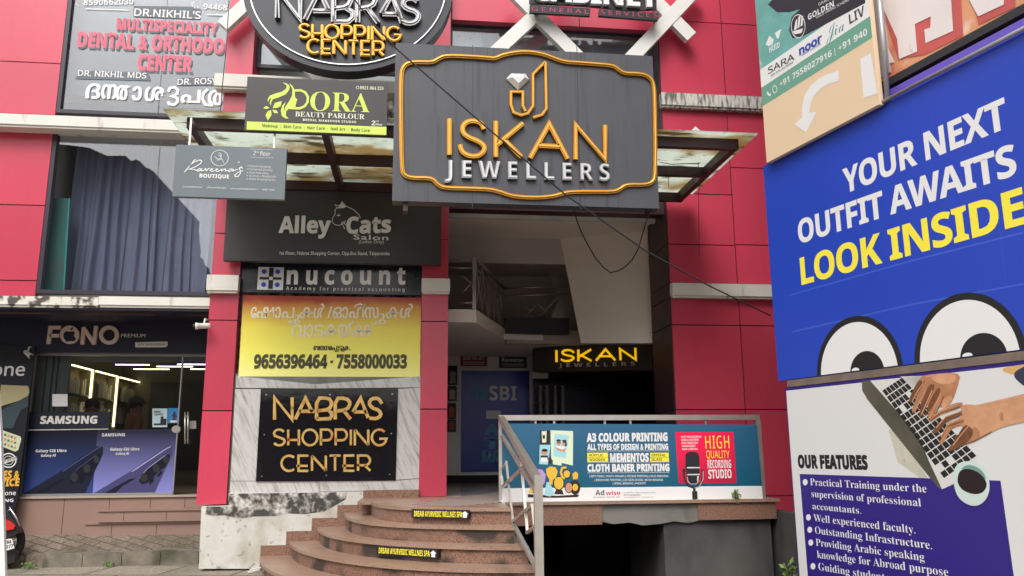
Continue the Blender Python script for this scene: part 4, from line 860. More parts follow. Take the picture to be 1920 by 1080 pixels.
# glass front
alu = mat('aluminium', (.5, .5, .5), rough=.35, metal=.8)
g0, gj = xf(66, 660, YG), xf(341, 700, YG)
zt_ = zf(200, 661, YG)
f = MB(); f.box(g0-.03, g0+.02, YG-.03, YG+.03, zfb, zt_); f.box(gj-.008, gj+.008, YG-.02, YG+.02, zfb, zt_); f.box(g0, xs1, YG-.03, YG+.03, zt_-.05, zt_+.02); f.box(g0, gj, YG-.03, YG+.03, zfb, zfb+.035)
gw = part('glass_frame', f, alu, SH)
for a, c in ((g0+.02, gj-.008), (gj+.008, xs1)):
    b = MB(); b.box(a+.002, c-.002, YG-.005, YG+.005, zfb+.036, zt_-.051); part('pane', b, M['pane2'], gw)
b = MB()
for x in (347, 352.5): b.tube([U(x, 772, 11.9), U(x, 832, 11.9)], .012, 8)
for y in (780, 825): b.tube([U(350, y, 11.9), U(350, y, YG)], .008, 6)
part('door_handle', b, M['steel'], SH)
b = MB(); b.ell(pg, 331, 805, 8, 7, .006, .03); part('door_lock', b, M['steel'], SH)
b = MB(); b.rect(pf, 228, 624, 278, 636, 0, .004); b.rect(pf, 253, 640, 315, 651, 0, .01); part('name_strip', b, [P_['black']], SH)
zo_ = lambda p: Z(4.155, 0, 560, p)
b = MB(); fo = mat('rose_gold_letters', C(226, 204, 190), rough=.4, metal=.2)
b.ribbon(pf, zo_([(385, 355), (400, 228), (482, 228)]), 7.2, 0, .04); b.ribbon(pf, zo_([(395, 290), (468, 290)]), 7, 0, .04)
b.ribbon(pf, zo_([(550+60*math.cos(k*math.pi/14), 284+57*math.sin(k*math.pi/14)) for k in range(28)]), 7.2, 0, .04, closed=True)
b.ribbon(pf, zo_([(648, 358), (660, 228)]), 7.2, 0, .04); b.ribbon(pf, zo_([(655, 225), (742, 355)]), 7.2, 0, .041); b.ribbon(pf, zo_([(738, 358), (756, 215)]), 7.2, 0, .04)
b.ribbon(pf, zo_([(856+62*math.cos(k*math.pi/14), 286+60*math.sin(k*math.pi/14)) for k in range(28)]), 7.2, 0, .04, closed=True)
b.ell(pf, 550/4.155, 560+284/4.155, 15.2, 14.4, .02, .037); part('lettering', b, fo, SH)
b = MB(); b.px(pf, smooth(zo_([(552, 262), (580, 256), (596, 268), (584, 285), (590, 305), (604, 312), (586, 338), (566, 334), (548, 336), (528, 340), (506, 312), (502, 278), (522, 256)])), .0445); b.px(pf, zo_([(556, 252), (562, 234), (580, 224), (578, 242)]), .0445); part('fruit_emblem', b, M['navy'], SH)
b = MB(); b.text(pf, 'PREMIUM', 227, 632.6, 272.5, 632.8, 6.6, 'r', .008); part('small_lettering', b, M['white'], SH)
b = MB(); b.px(pf, zo_([(1055, 340), (1308, 335), (1306, 368), (1290, 380), (1055, 380)]), .012); part('arabic_strip', b, M['silv'], SH)
b = MB(); b.text(pf, 'SETH. SAMANEREKADE', 259, 648, 311, 647.5, 4, 'b', .015, off=-.02); part('small_lettering', b, P_['dkgrey'], SH)
# interior
M['shopwall'] = mat('shop_wall', C(120, 112, 92), rough=.7); M['led2'] = mat('ceiling_led', (1, .95, .75), emit=(1, .9, .55), estr=4); M['led'] = mat('led_strip', (1, .9, .6), emit=(1, .86, .45), estr=3.4)
XL_ = U(125, 680, 12.35).x
b = MB(); b.box(xs0, xs1+2.4, 15.5, 15.6, zfb, 3.6); b.box(XL_-.35, XL_-.3, 12.05, 15.5, zfb, 3.6); b.box(xs1+2.3, xs1+2.4, 12.4, 15.5, zfb, 3.6); part('inner_wall', b, M['shopwall'], SH)
b = MB(); b.box(xs0, xs1+2.4, 12.05, 15.6, 3.38, 3.45); part('inner_ceiling', b, mat('shop_ceiling', C(150, 150, 146), rough=.8), SH)
b = MB(); b.rect(FP(12.25), 150, 664, 392, 679.5, -.05, 0); part('bulkhead', b, mat('bulkhead', C(150, 152, 150), rough=.7), SH)
b = MB(); b.rect(FP(15.45), 283, 718, 400, 880, -.05, 0); part('dark_counter_wall', b, mat('dark_panel', C(34, 28, 36), rough=.4), SH)
b = MB(); b.rect(FP(12.2), 68, 663, 122, 775, -.05, 0); part('white_side_panel', b, mat('side_panel', C(120, 128, 128), rough=.6), SH)
b = MB()
for x in (84, 97, 106): b.vbar(FP(12.19), x, 664, 775, 2.4, 0, .015)
part('panel_rib', b, P_['dkgrey'], SH)
wp = Plane((XL_, 0, 0), (0, 1, 0), (1, 0, 0))
DS = []
def yat(x): r = ray(x, 740); return XL_*r.y/r.x
cell = [(126, 168), (174, 216), (221, 259)]
def display(x0, x1, ztop, label):
    y0, y1 = yat(x0), yat(x1); t = thing('display_shelf', label, 'display shelf', (XL_, (y0+y1)/2, zfb), 'lit display shelves in the phone shop')
    b = MB(); b.box(XL_-.17, XL_-.15, y0, y1, zfb, ztop); b.box(XL_-.15, XL_, y0, y0+.02, zfb, ztop); b.box(XL_-.15, XL_, y1-.02, y1, zfb, ztop); b.box(XL_-.15, XL_, y0+.02, y1-.02, ztop-.02, ztop); part('cabinet', b, mat('shelf_back', C(190, 172, 125), rough=.6), t)
    b = MB(); b.box(XL_+.001, XL_+.03, y0, y1, ztop-.016, ztop); b.box(XL_+.001, XL_+.03, y1-.018, y1, zfb+1.0, ztop-.026); part('light_strip', b, M['led'], t)
    b = MB(); zz = [ztop-.42, ztop-.8, ztop-1.15, ztop-1.5]
    for z in zz: b.box(XL_-.15, XL_-.01, y0+.02, y1-.02, z, z+.02)
    part('shelf', b, P_['dkgrey'], t)
    b = MB()
    for z in zz:
        n_ = 9
        for i in range(n_):
            if random.random() < .12: continue
            yy = y0+.05+(y1-y0-.1)*(i+.5)/n_; w = (y1-y0-.1)/n_*.4; h = random.uniform(.2, .28); b.box(XL_-.06, XL_-.04, yy-w, yy+w, z+.022, z+.022+h, random.choice((0, 0, 1, 2)))
    part('phone_case', b, [mat('case_grey', C(190, 188, 180)), mat('case_dark', C(90, 86, 90)), mat('case_pale', C(225, 220, 200))], t)
for i, (x0, x1) in enumerate(cell): display(x0, x1, zf(125, 681, 12.35), ('lit phone case shelf nearest the street behind the white paper note', 'middle lit phone case shelf behind the dark hair of a seated person', 'innermost lit phone case shelf beside the person in a cap')[i])
for i, (x0, x1, y, d) in enumerate(((216, 280, 683.5, 13.6), (250, 317, 692, 13.6), (293, 361, 687, 13.2), (332, 392, 683, 13.2), (357, 400, 692, 13.0))):
    b = MB(); a, c = U(x0, y, d), U(x1, y, d); b.box(a.x, c.x, d, d+.02, a.z-.007, a.z+.007)
    o = solo('ceiling_light', b, M['led2'], ('leftmost of the thin ceiling light bars in the phone shop', 'second lower light bar right of the shelves in the phone shop', 'long middle light bar just left of the door edge', 'upper light bar crossing the glass door top', 'lower light bar at the red pilaster edge')[i], 'light', 'ceiling light bars in the phone shop')
# stickers and posters on the glass
def poster(name, label, cat, pl, q, m_, w=.008, t=.004, group=None):
    pts = pl.P(q); x = sum(p[0] for p in pts)/len(pts); y = min(p[1] for p in pts)
    th = thing(name, label, cat, pl.pt(x, y, w), group); b = MB(); b.pxp(pl, q, w-t, w); part('sheet', b, m_, th); return th
def R4(x0, y0, x1, y1): return [(x0, y0), (x1, y0), (x1, y1), (x0, y1)]
b = MB(); b.pxp(pg, R4(98.5, 739, 127, 762), .006, .008); solo('paper_note', b, M['white'], 'blank white paper note taped to the shop window', 'paper')
pp = poster('offer_poster', 'white leaflet with a phone picture on the shop window beside the blue leaflet', 'poster', pg, R4(286, 766, 314, 801), mat('pale_blue_paper', C(190, 215, 222)))
b = MB(); b.text(pg, 'DISHON', 289.5, 774, 301, 774, 4, 'b', .013); b.text(pg, 'CASH BACK', 290, 779, 306, 778.5, 3.4, 'b', .013); b.rectf(pg, 302, 781, 306, 794, .013); b.rectf(pg, 289, 794, 306, 797, .013); b.rectf(pg, 307, 785, 312, 797, .0135); part('print', b, P_['black'], pp)
pp = poster('blue_poster', 'small blue leaflet with a figure on the shop window', 'poster', pg, R4(315.5, 765, 336.5, 793.5), mat('cyan_paper', C(45, 140, 205)))
b = MB(); b.px(pg, [(326, 772), (329, 772), (330, 778), (333, 782), (329, 783), (331, 789), (327, 786), (323, 789), (325, 782), (321, 780), (325, 777)], .013); part('print', b, P_['dkgrey'], pp); b = MB(); b.rectf(pg, 320, 788.5, 332, 792, .014); part('print_label', b, M['white'], pp)
b = MB(); b.pxp(pg, R4(355.5, 789, 368, 804), .006, .008); solo('door_sticker', b, mat('sticker', C(170, 170, 172)), 'small white sticker on the glass shop door beside its handle', 'sticker')
sp_ = poster('brand_header', 'black window header with raised silver letters above the dark blue phone poster', 'sign', pg, [(57, 773), (208, 772.5), (205, 805), (53, 806)], mat('black_header', C(34, 38, 52), rough=.35), .02, .03)
b = MB(); b.text(pg, 'SAMSUNG', 77, 794.6, 183.5, 794, 14.6, 'b', .021, ext=.015, off=.02); part('lettering', b, M['silv'], sp_); b = MB(); b.ribbon(pg, [(55, 806.5), (204, 804.5)], 1.3, .025); part('rule', b, M['silv'], sp_)
def phone_ad(name, label, q, sky_, body, dark, dx, lt, edge):
    t = poster(name, label, 'poster', pg, q, sky_, .016, .004); xo = dx; zq = lambda p: [(30+x/6+xo, 780+y/6) for x, y in p]
    b = MB(); b.px(pg, zq([(865, 878), (1310, 610), (1700, 340), (1762, 345), (1765, 420), (1700, 560), (1560, 876)]), .019); part('phone_picture', b, body, t)
    b = MB(); b.px(pg, zq([(985, 876), (1280, 710), (1350, 700), (1200, 790), (1110, 876)]), .022); b.px(pg, zq([(1390, 740), (1400, 690), (1480, 590), (1690, 440), (1735, 430), (1730, 500), (1680, 580), (1640, 600), (1500, 740), (1430, 770)]), .022); b.px(pg, zq([(1500, 750), (1530, 700), (1560, 690), (1550, 740), (1515, 770)]), .022); b.px(pg, zq([(1590, 670), (1640, 610), (1650, 640), (1610, 685)]), .022); part('camera_picture', b, dark, t)
    b = MB()
    for cx, cy, r in ((1445, 690, 42), (1585, 590, 40), (1695, 490, 34)): b.ell(pg, 30+cx/6+xo, 780+cy/6, r/6, r/5, .025, n=16)
    part('lens_picture', b, P_['black'], t)
    b = MB(); b.ribbon(pg, zq([(1310, 625), (1700, 365), (1745, 345)]), 1.6, .0225); b.ribbon(pg, zq([(1400, 690), (1480, 595), (1690, 440)]), .8, .0235); part('edge_picture', b, edge, t)
    b = MB()
    for s_, x0, x1, yy, h in lt: b.text(pg, s_, x0, yy, x1, yy-.6, h, 'b', .024, off=.0)
    part('lettering', b, M['white'], t); return t
def vgrad(name, c0, c1, z0, z1):
    m_ = bpy.data.materials.new(name); m_.use_nodes = True; N, L = m_.node_tree.nodes, m_.node_tree.links
    g = N.new('ShaderNodeNewGeometry'); s_ = N.new('ShaderNodeSeparateXYZ'); L.new(g.outputs['Position'], s_.inputs[0]); r = N.new('ShaderNodeMapRange'); r.inputs[1].default_value = z0; r.inputs[2].default_value = z1; L.new(s_.outputs['Z'], r.inputs[0])
    x = N.new('ShaderNodeMix'); x.data_type = 'RGBA'; L.new(r.outputs[0], x.inputs['Factor']); x.inputs[6].default_value = (*c0, 1); x.inputs[7].default_value = (*c1, 1); L.new(x.outputs[2], N['Principled BSDF'].inputs['Base Color']); N['Principled BSDF'].inputs['Roughness'].default_value = .3
    return m_
za_, zb2 = zf(150, 925, YG), zf(150, 810, YG)
phone_ad('phone_poster', 'dark blue phone poster under the black window header', [(53, 808), (183, 806), (173, 928), (44, 928)], vgrad('poster_blue', C(50, 70, 132), C(22, 24, 40), za_, zb2), mat('phone_dark', C(27, 30, 52), rough=.3), mat('cam_dark', C(28, 30, 44), rough=.2), -130, [('Galaxy S26 Ultra', 68, 125.5, 848, 5.5), ('Galaxy AI', 78, 106, 856.5, 5)], mat('edge_blue', C(70, 84, 130)))
phone_ad('phone_poster', 'lavender phone poster next to the glass shop door', [(183.5, 806), (333, 804), (325, 927), (174, 928)], vgrad('poster_lavender', C(136, 138, 210), C(40, 42, 66), za_, zb2), mat('phone_lav', C(72, 70, 116), rough=.3), mat('cam_lav', C(34, 33, 50), rough=.2), 0, [('SAMSUNG', 192, 235, 818.5, 5.8), ('Galaxy S26 Ultra', 208, 262, 845, 5.5), ('Galaxy AI', 218, 243, 853, 5)], mat('edge_lav', C(190, 188, 225)))
# left hand phone banner
LB = thing('phone_banner', 'tall black banner with phone pictures and gold service lettering beside the shop window', 'banner', U(20, 1000, 11.8))
pb = FP(11.8); b = MB(); b.pxp(pb, [(-130, 640), (66, 650), (33, 932), (18, 1000), (-130, 1000)], -.04, 0); part('sheet', b, mat('banner_black', C(20, 24, 34), rough=.4), LB)
b = MB(); b.text(pb, 'Phone', -58, 705, 46, 704, 25, 'n', .004, off=.015); b.text(pb, 'iPhone', -8, 929, 29.5, 928, 8.5, 'n', .004, off=.01); b.text(pb, 'SAMSUNG', -34, 942, 25, 941, 6, 'b', .004); b.text(pb, 'vivo', -10, 957, 20, 956, 8, 'n', .004, off=.02); b.text(pb, 'oppo', -18, 966, 17, 965, 8, 'n', .004, off=.02); part('white_lettering', b, M['white'], LB)
b = MB(); b.text(pb, 'SALES &', -22, 898, 36, 896.5, 15, 'b', .004, off=.03); b.text(pb, 'SERVICE', -30, 913, 36, 910.5, 14, 'b', .004, off=.03); part('gold_lettering', b, mat('gold_print', C(225, 170, 50)), LB)
zp = lambda p: Z(2.4545, 0, 640, p)
b = MB(); b.px(pb, zp([(5, 200), (130, 205), (136, 235), (125, 262), (0, 300)]), .004); part('phone_picture', b, mat('sand_print', C(175, 165, 125)), LB)
b = MB(); b.px(pb, zp([(0, 405), (95, 438), (99, 450), (85, 500), (70, 508), (0, 480)]), .004); part('phone_picture', b, mat('pale_print', C(200, 205, 170)), LB)
b = MB()
for i in range(5):
    for j in range(3): b.rectf(pb, *zp([(6+i*15, 420+j*22+i*5)])[0], *zp([(14+i*15, 430+j*22+i*5)])[0], .007, (i+j) % 2)
part('icon_picture', b, [mat('icon_orange', C(220, 130, 60)), mat('icon_teal', C(60, 110, 120))], LB)
b = MB(); b.px(pb, zp([(0, 320), (130, 250), (130, 300), (0, 365)]), .0045); b.px(pb, zp([(0, 350), (100, 310), (60, 400), (0, 400)]), .005); part('dark_phone_picture', b, mat('teal_print', C(46, 66, 72)), LB)
b = MB(); b.ribbon(pb, zp([(40+34*math.cos(k*math.pi/10), 548+32*math.sin(k*math.pi/10)) for k in range(20)]), 2.2, .004, closed=True); b.ribbon(pb, zp([(40+22*math.cos(k*math.pi/10), 548+20*math.sin(k*math.pi/10)) for k in range(20)]), 1, .004, closed=True); b.ribbon(pb, zp([(0, 562), (78, 536)]), 6.5, .005); part('stamp', b, M['silv'], LB)
b = MB(); b.text(pb, 'FAST SERVICE', 1, 870, 31.5, 860, 4, 'b', .009); part('stamp_lettering', b, P_['black'], LB)

# cctv cameras -----------------------------------------------------------------
def cctv(p, d, s, label):
    t = thing('security_camera', label, 'camera', p); d = Vector(d).normalized(); p = Vector(p)
    b = MB(); b.rev(p-d*s, d, [(0, .03*s/.1), (.3*s, .042*s/.1), (1.7*s, .042*s/.1), (1.75*s, .05*s/.1), (2.1*s, .05*s/.1)], 14); part('body', b, M['wpaint'], t)
    b = MB(); b.rev(p+d*s*1.1, d, [(0, .035*s/.1), (.03, .03*s/.1)], 12); part('lens', b, P_['black'], t)
    b = MB(); b.tube([p-d*s*.1, p-d*s*.1+Vector((0, .03, .09)), p-d*s*.1+Vector((0, .2, .1))], .012, 6); part('mount', b, M['wpaint'], t)
cctv(U(381, 611, 10.55), (-1, -.25, -.08), .085, 'white bullet security camera on the red pilaster beside the navy fascia')
cctv(U(52, 663, 11.7), (.75, -.45, -.5), .07, 'small white security camera hanging under the fascia by the shop window')

# people -----------------------------------------------------------------------
def person(name_label, base, rot, shirt, pants, skin, hairm, capm=None, seat=False, scale=1):
    t = thing('person', name_label, 'person', base)
    J = {'pel': (0, 0, .95), 'bel': (0, .01, 1.1), 'che': (0, .02, 1.3), 'nk': (0, .01, 1.47), 'hd': (0, -.01, 1.56), 'ht': (0, -.01, 1.68)}
    E = [('pel', 'bel'), ('bel', 'che'), ('che', 'nk'), ('nk', 'hd'), ('hd', 'ht')]
    Rd = {'pel': .15, 'bel': .135, 'che': .155, 'nk': .055, 'hd': .095, 'ht': .075}
    for s, S in ((-1, 'l'), (1, 'r')):
        J.update({'sh'+S: (s*.17, .02, 1.4), 'el'+S: (s*.22, .03, 1.12), 'wr'+S: (s*.16, -.2, 1.05), 'ha'+S: (s*.13, -.28, 1.06), 'hp'+S: (s*.09, 0, .9), 'kn'+S: (s*.1, -.02, .5), 'an'+S: (s*.1, .02, .08), 'to'+S: (s*.11, -.16, .03)})
        E += [('che', 'sh'+S), ('sh'+S, 'el'+S), ('el'+S, 'wr'+S), ('wr'+S, 'ha'+S), ('pel', 'hp'+S), ('hp'+S, 'kn'+S), ('kn'+S, 'an'+S), ('an'+S, 'to'+S)]
        Rd.update({'sh'+S: .075, 'el'+S: .05, 'wr'+S: .032, 'ha'+S: .035, 'hp'+S: .095, 'kn'+S: .065, 'an'+S: .045, 'to'+S: .04})
    ks = list(J); me = bpy.data.meshes.new('body'); me.from_pydata([J[k] for k in ks], [(ks.index(a), ks.index(c)) for a, c in E], [])
    o = bpy.data.objects.new('body', me); sc.collection.objects.link(o); md = o.modifiers.new('s', 'SKIN'); o.modifiers.new('d', 'SUBSURF').levels = 2
    for i, k in enumerate(ks): sv = me.skin_vertices[0].data[i]; sv.radius = (Rd[k], Rd[k]*(.75 if k in ('pel', 'bel', 'che') else 1)); sv.use_root = k == 'pel'
    bpy.context.view_layer.update(); nm = bpy.data.meshes.new_from_object(o.evaluated_get(bpy.context.evaluated_depsgraph_get())); bpy.data.objects.remove(o)
    for q in (shirt, pants, skin): nm.materials.append(q)
    for p in nm.polygons:
        c = p.center; p.use_smooth = True; p.material_index = 2 if (c.z > 1.46 or (c.y < -.1 and c.z > .9)) else (0 if c.z > .92 else 1)
    X = Matrix.Translation(base) @ Matrix.Rotation(rot, 4, 'Z') @ Matrix.Scale(scale, 4); nm.transform(X)
    nm.name = 'body'; o = bpy.data.objects.new('body', nm); sc.collection.objects.link(o); o.parent = t; o.matrix_parent_inverse = Matrix.Translation(-Vector(base))
    def sub(nm_, prof, cen, mm, ax=(0, 0, 1)):
        b = MB(); b.rev(cen, ax, prof, 16); b.v = [tuple(X @ Vector(v)) for v in b.v]; part(nm_, b, mm, t)
    sub('hair', [(0, .08), (.03, .103), (.1, .104), (.15, .075), (.17, .02)], (0, .012, 1.57), hairm)
    b = MB(); b.rev((0, -.1, 1.6), (0, -1, -.2), [(0, .018), (.025, .008)], 8)
    for s in (-1, 1): b.rev((s*.1, 0, 1.58), (s, 0, 0), [(0, .025), (.015, .02)], 8)
    b.v = [tuple(X @ Vector(v)) for v in b.v]; part('nose_and_ears', b, skin, t)
    if capm:
        sub('cap', [(0, .112), (.05, .11), (.09, .08), (.105, .02)], (0, .005, 1.645), capm)
        b = MB(); b.box(-.07, .07, -.2, -.08, 1.645, 1.655); b.v = [tuple(X @ Vector(v)) for v in b.v]; part('cap_brim', b, capm, t)
    return t
skin = mat('skin', C(140, 95, 70), rough=.6)
pb0 = U(257, 745, 13.1); person('person in a grey cap and rust brown shirt standing behind the shop glass', Vector((pb0.x, 13.1, pb0.z-1.73)), 2.2, mat('rust_shirt', C(128, 70, 52), rough=.9), mat('dark_trousers', C(40, 40, 48), rough=.9), skin, mat('hair', (.015, .012, .01), rough=.7), mat('grey_cap', C(70, 66, 62), rough=.9))
pb1 = U(174, 748, 12.9); person('dark haired person low behind the shop window under the middle shelf', Vector((pb1.x, 12.9, pb1.z-1.72)), .4, mat('navy_shirt', C(40, 46, 66), rough=.9), bpy.data.materials['dark_trousers'], skin, bpy.data.materials['hair'])

# motorcycle at the left edge ------------------------------------------------------
MC = thing('motorcycle', 'parked motorcycle with red tail light and white number plate before the black phone banner', 'motorcycle', U(6, 1062, 11.2))
mo = U(14, 1000, 11.2); gz = U(6, 1066, 11.2).z
def mp2(x, y, d=0): return U(x, y, 11.2+d)
wc = Vector((mo.x-.14, 11.25, gz+.3))
b = MB(); b.tube([wc+Vector((.26*math.cos(a*math.pi/12)*.95, .1*math.cos(a*math.pi/12), .26*math.sin(a*math.pi/12))) for a in range(24)], .05, 8, True); tyre = part('rear_wheel', b, mat('rubber', (.015, .015, .015), rough=.8), MC)
b = MB()
for a in range(6): b.tube([wc, wc+Vector((.22*math.cos(a*math.pi/3), .02, .22*math.sin(a*math.pi/3)))], .012, 5)
part('rim', b, M['steel'], tyre)
b = MB(); b.pxp(FP(11.15), [(-60, 950), (5, 948), (16, 962), (33, 990), (34, 1000), (8, 1012), (-60, 1010)], -.12, .0); part('tail_body', b, mat('black_plastic', (.02, .02, .022), rough=.35), MC)
b = MB(); b.pxp(FP(11.13), [(6, 973), (17, 976), (29, 986), (26, 992), (7, 996)], -.1, .01); part('tail_light', b, mat('tail_red', (.6, .02, .02), rough=.15, coat=.6), MC)
b = MB(); b.pxp(FP(11.1), [(4, 1012), (22, 1010), (27, 1028), (6, 1034)], -.006, 0); npl = part('number_plate', b, M['white'], MC)
b = MB(); b.text(FP(11.1), '59A', 8, 1020.5, 21.5, 1018.5, 6.5, 'b', .004); b.text(FP(11.1), '2077', 6, 1030, 24.5, 1026.5, 6.5, 'b', .004); part('plate_lettering', b, P_['black'], npl)
b = MB(); b.tube([mp2(8, 962), mp2(20, 955), mp2(30, 970), mp2(36, 985)], .012, 8); b.tube([mp2(8, 962, .2), mp2(20, 955, .2), mp2(30, 970, .15), mp2(36, 985)], .012, 8); part('grab_rail', b, M['steel'], MC)
b = MB(); b.pxp(FP(11.15), [(-60, 1010), (18, 1022), (29, 1036), (26, 1055), (6, 1060), (-60, 1050)], -.1, -.01); part('mudguard', b, bpy.data.materials['black_plastic'], MC)
wpst = MB(); a = U(-14, 742, 6.0); wpst.zprism([(a.x-.2, 6.0), (U(-3, 900, 6.0).x, 6.0), (U(-3, 900, 6.0).x, 6.05), (a.x-.2, 6.05)], ZG, a.z+.3); 
WP = MB(); pw = FP(6.0); WP.pxp(pw, [(-60, 700), (-6, 700), (1, 800), (10, 1085), (-60, 1085)], -.03, 0); solo('white_panel', WP, M['white'], 'white standing panel edge close in front of the parked motorcycle', 'panel')
# ------------------------------------------------------------------ entrance railing and printing banner
RL = thing('entrance_railing', 'stainless steel railing along the platform edge and down the steps', 'railing', (2.5, YP+.05, ZP))
YR = YP+.06; fr_ = FP(YR); S_ = .055
def rp(x, y): return U(x, y, YR)
zrt = zf(1200, 783, YR); xrl, xrr = rp(940, 850).x, rp(1424, 850).x
b = MB(); b.box(xrl-.03, xrr+.02, YR-.03, YR+.03, zrt-.03, zrt+.03); part('handrail', b, M['steel'], RL)
for x in (xrl, xrr):
    b = MB(); b.box(x-.03, x+.03, YR-.03, YR+.03, ZP, zrt-.031); part('post', b, M['steel'], RL)
for x in (1004, 1039, 1134, 1182, 1323):
    b = MB(); p = rp(x, 800).x; b.box(p-.012, p+.012, YR-.012, YR+.012, ZP, zrt-.031); part('post', b, M['steel'], RL)
XS = xrl; YB = 6.75                                           # foot post of the stair rail
def sp(x, y):                                                 # point on the stair rail's upright plane
    r = ray(x, y); X0, Y0, X1, Y1 = XS, YR, XB, YB; dx, dy = X1-X0, Y1-Y0
    k = (X0*dy-Y0*dx)/(r.x*dy-r.y*dx); return EYE+r*k
r = ray(1010, 1000); XB = r.x/r.y*YB
top0, top1 = Vector((XS, YR, zrt)), sp(1007, 897); 
b = MB(); b.bar(top0+Vector((0, -.03, -.005)), top1+Vector((0, 0, .0)), .06, .06); part('handrail', b, M['steel'], RL)
b = MB(); b.box(top1.x-.034, top1.x+.034, YB-.034, YB+.034, ZG, top1.z+.03); part('post', b, M['steel'], RL)
zs5 = lambda p: Z(3.374, 920, 760, p)
for s_, wd in ((((70, 190), (285, 540)), .035), (((60, 590), (300, 1050)), .035), (((72, 400), (95, 370)), .022), (((75, 515), (190, 408)), .028), (((135, 740), (262, 632)), .028), (((230, 805), (290, 760)), .026)):
    b = MB(); (p0, p1) = zs5(s_); b.bar(sp(*p0), sp(*p1), wd, wd); part('brace', b, M['steel'], RL)
for s_ in (((58, 312), (76, 520)), ((98, 355), (140, 735)), ((188, 320), (232, 800)), ((262, 632), (292, 900)), ((143, 770), (143, 865))):
    b = MB(); (p0, p1) = zs5(s_); b.bar(sp(*p0), sp(*p1), .024, .024); part('baluster', b, M['steel'], RL)
AD = thing('printing_banner', 'teal printing shop banner with red studio panel tied along the entrance railing', 'banner', U(1190, 945, YR-.05))
pa = FP(YR-.04); pq5 = FP(YR-.04); pq5.n = pq5.n*.3; ct = pa.P([(940, 794), (1419, 796), (1433, 942), (941, 949)])
b = MB(); b.pxp(pa, [(941, 794), (1419, 796), (1431, 942), (942, 948)], -.012, 0); part('sheet', b, vgrad('teal_banner', C(24, 92, 120), C(52, 104, 138), zf(1200, 912, YR), zf(1200, 794, YR)), AD)
b = MB(); b.px(pq5, [(941.5, 915.5), (1428.5, 911), (1431, 941.5), (942, 947.5)], .004); part('white_strip', b, M['white'], AD)
b = MB(); b.px(pq5, [(1266, 810), (1375, 810), (1381, 906), (1272.5, 907)], .004); part('red_panel', b, vgrad('red_panel', C(190, 40, 70), C(250, 35, 85), zf(1300, 907, YR), zf(1300, 840, YR)), AD)
b = MB(); b.text(pq5, 'A3 COLOUR PRINTING', 1100, 828, 1252, 826.5, 16, 'b', .005, off=.04, sp=1.02); b.text(pq5, 'ALL TYPES OF DESIGN & PRINTING', 1101, 843.6, 1253, 843, 11.5, 'b', .005, off=.03); b.text(pq5, 'MEMENTOS', 1144, 865.5, 1217, 865, 16, 'b', .005, off=.04); b.text(pq5, 'CLOTH BANER PRINTING', 1101.5, 884, 1255.5, 883, 14, 'b', .005, off=.04)
for y in (845.8, 867, 886.6): b.ribbon(pq5, [(1101, y), (1255, y-.7)], .6, .005)
b.text(pq5, '| GIFT ITEMS | PHOTO FRAMES | STICKER PRINTING | MUG PRINTING', 1105, 894.7, 1253, 894.5, 3.8, 'n', .005, off=.012); b.text(pq5, '| BROCHURE PRINTING | LED SIGN BOARD | BOOK BINDING', 1115, 901.8, 1243, 901.5, 3.8, 'n', .005, off=.012); b.text(pq5, '| SPIRAL BINDING | PHOSTAT', 1149, 908.4, 1211, 908, 3.8, 'n', .005, off=.012)
b.text(pq5, 'RECORDING', 1327, 877.8, 1371, 877.3, 15.5, 'b', .008, off=.0); b.text(pq5, 'STUDIO', 1328.5, 897.3, 1372, 896, 16.8, 'b', .008, off=.01)
for i, t in enumerate(('MULTI TRACK RECORDING', 'MIXING & MASTERING', 'MUSIC PRODUCTION', 'ANNOUNCEMENT', 'AUDIO & VIDEO ADS')): b.text(pq5, t, 1277+i*.4, 821+i*5.7, (1315, 1310, 1308, 1304, 1308)[i], 820.7+i*5.7, 3.8, 'b', .008, off=.0)
part('white_lettering', b, M['white'], AD)
b = MB(); b.rectf(pq5, 1101, 849, 1140, 857, .005); b.rectf(pq5, 1101, 858, 1140.3, 865.6, .005); b.rectf(pq5, 1219, 849, 1254, 857, .005); b.rectf(pq5, 1219, 858, 1254.4, 865.6, .005)
b.text(pq5, 'HIGH', 1323, 842, 1368, 841.5, 25, 'b', .008, off=-.03); b.text(pq5, 'QUALITY', 1324.5, 859, 1368, 859, 14.5, 'n', .008); part('yellow_print', b, P_['yellow'], AD)
b = MB()
for t, x0, x1, y in (('ACRYLIC', 1104, 1131, 855.8), ('WOODEN', 1104.5, 1134, 864.3), ('CRYSTAL', 1221.5, 1248, 855.6), ('GLASS', 1222, 1241.5, 864)): b.text(pq5, t, x0, y, x1, y, 5, 'b', .01)
b.text(pq5, 'Ad', 1116.5, 928.7, 1133, 928.5, 10, 'b', .008); part('dark_lettering', b, P_['dkgrey'], AD)
b = MB(); b.text(pq5, 'ADVERTISING  PRINTING  GIFT', 1112, 933.6, 1163, 933, 2, 'b', .008); b.text(pq5, 'Ground Floor, Nabras Shopping Centre', 1169, 925, 1229, 924.5, 2.6, 'n', .008); b.text(pq5, 'NH TALIPARAMBA', 1169.5, 929.6, 1201, 929.3, 2.6, 'b', .008); b.text(pq5, 'adwisetpb@gmail.com, www.adwise.com', 1169.5, 933.6, 1225, 933, 2.4, 'n', .008); part('small_lettering', b, mat('grey_ink', C(110, 110, 112)), AD)
b = MB(); b.text(pq5, 'wise', 1136, 928.7, 1163, 928.2, 8.6, 'b', .008); part('red_lettering', b, mat('crimson_ink', C(215, 30, 70)), AD)
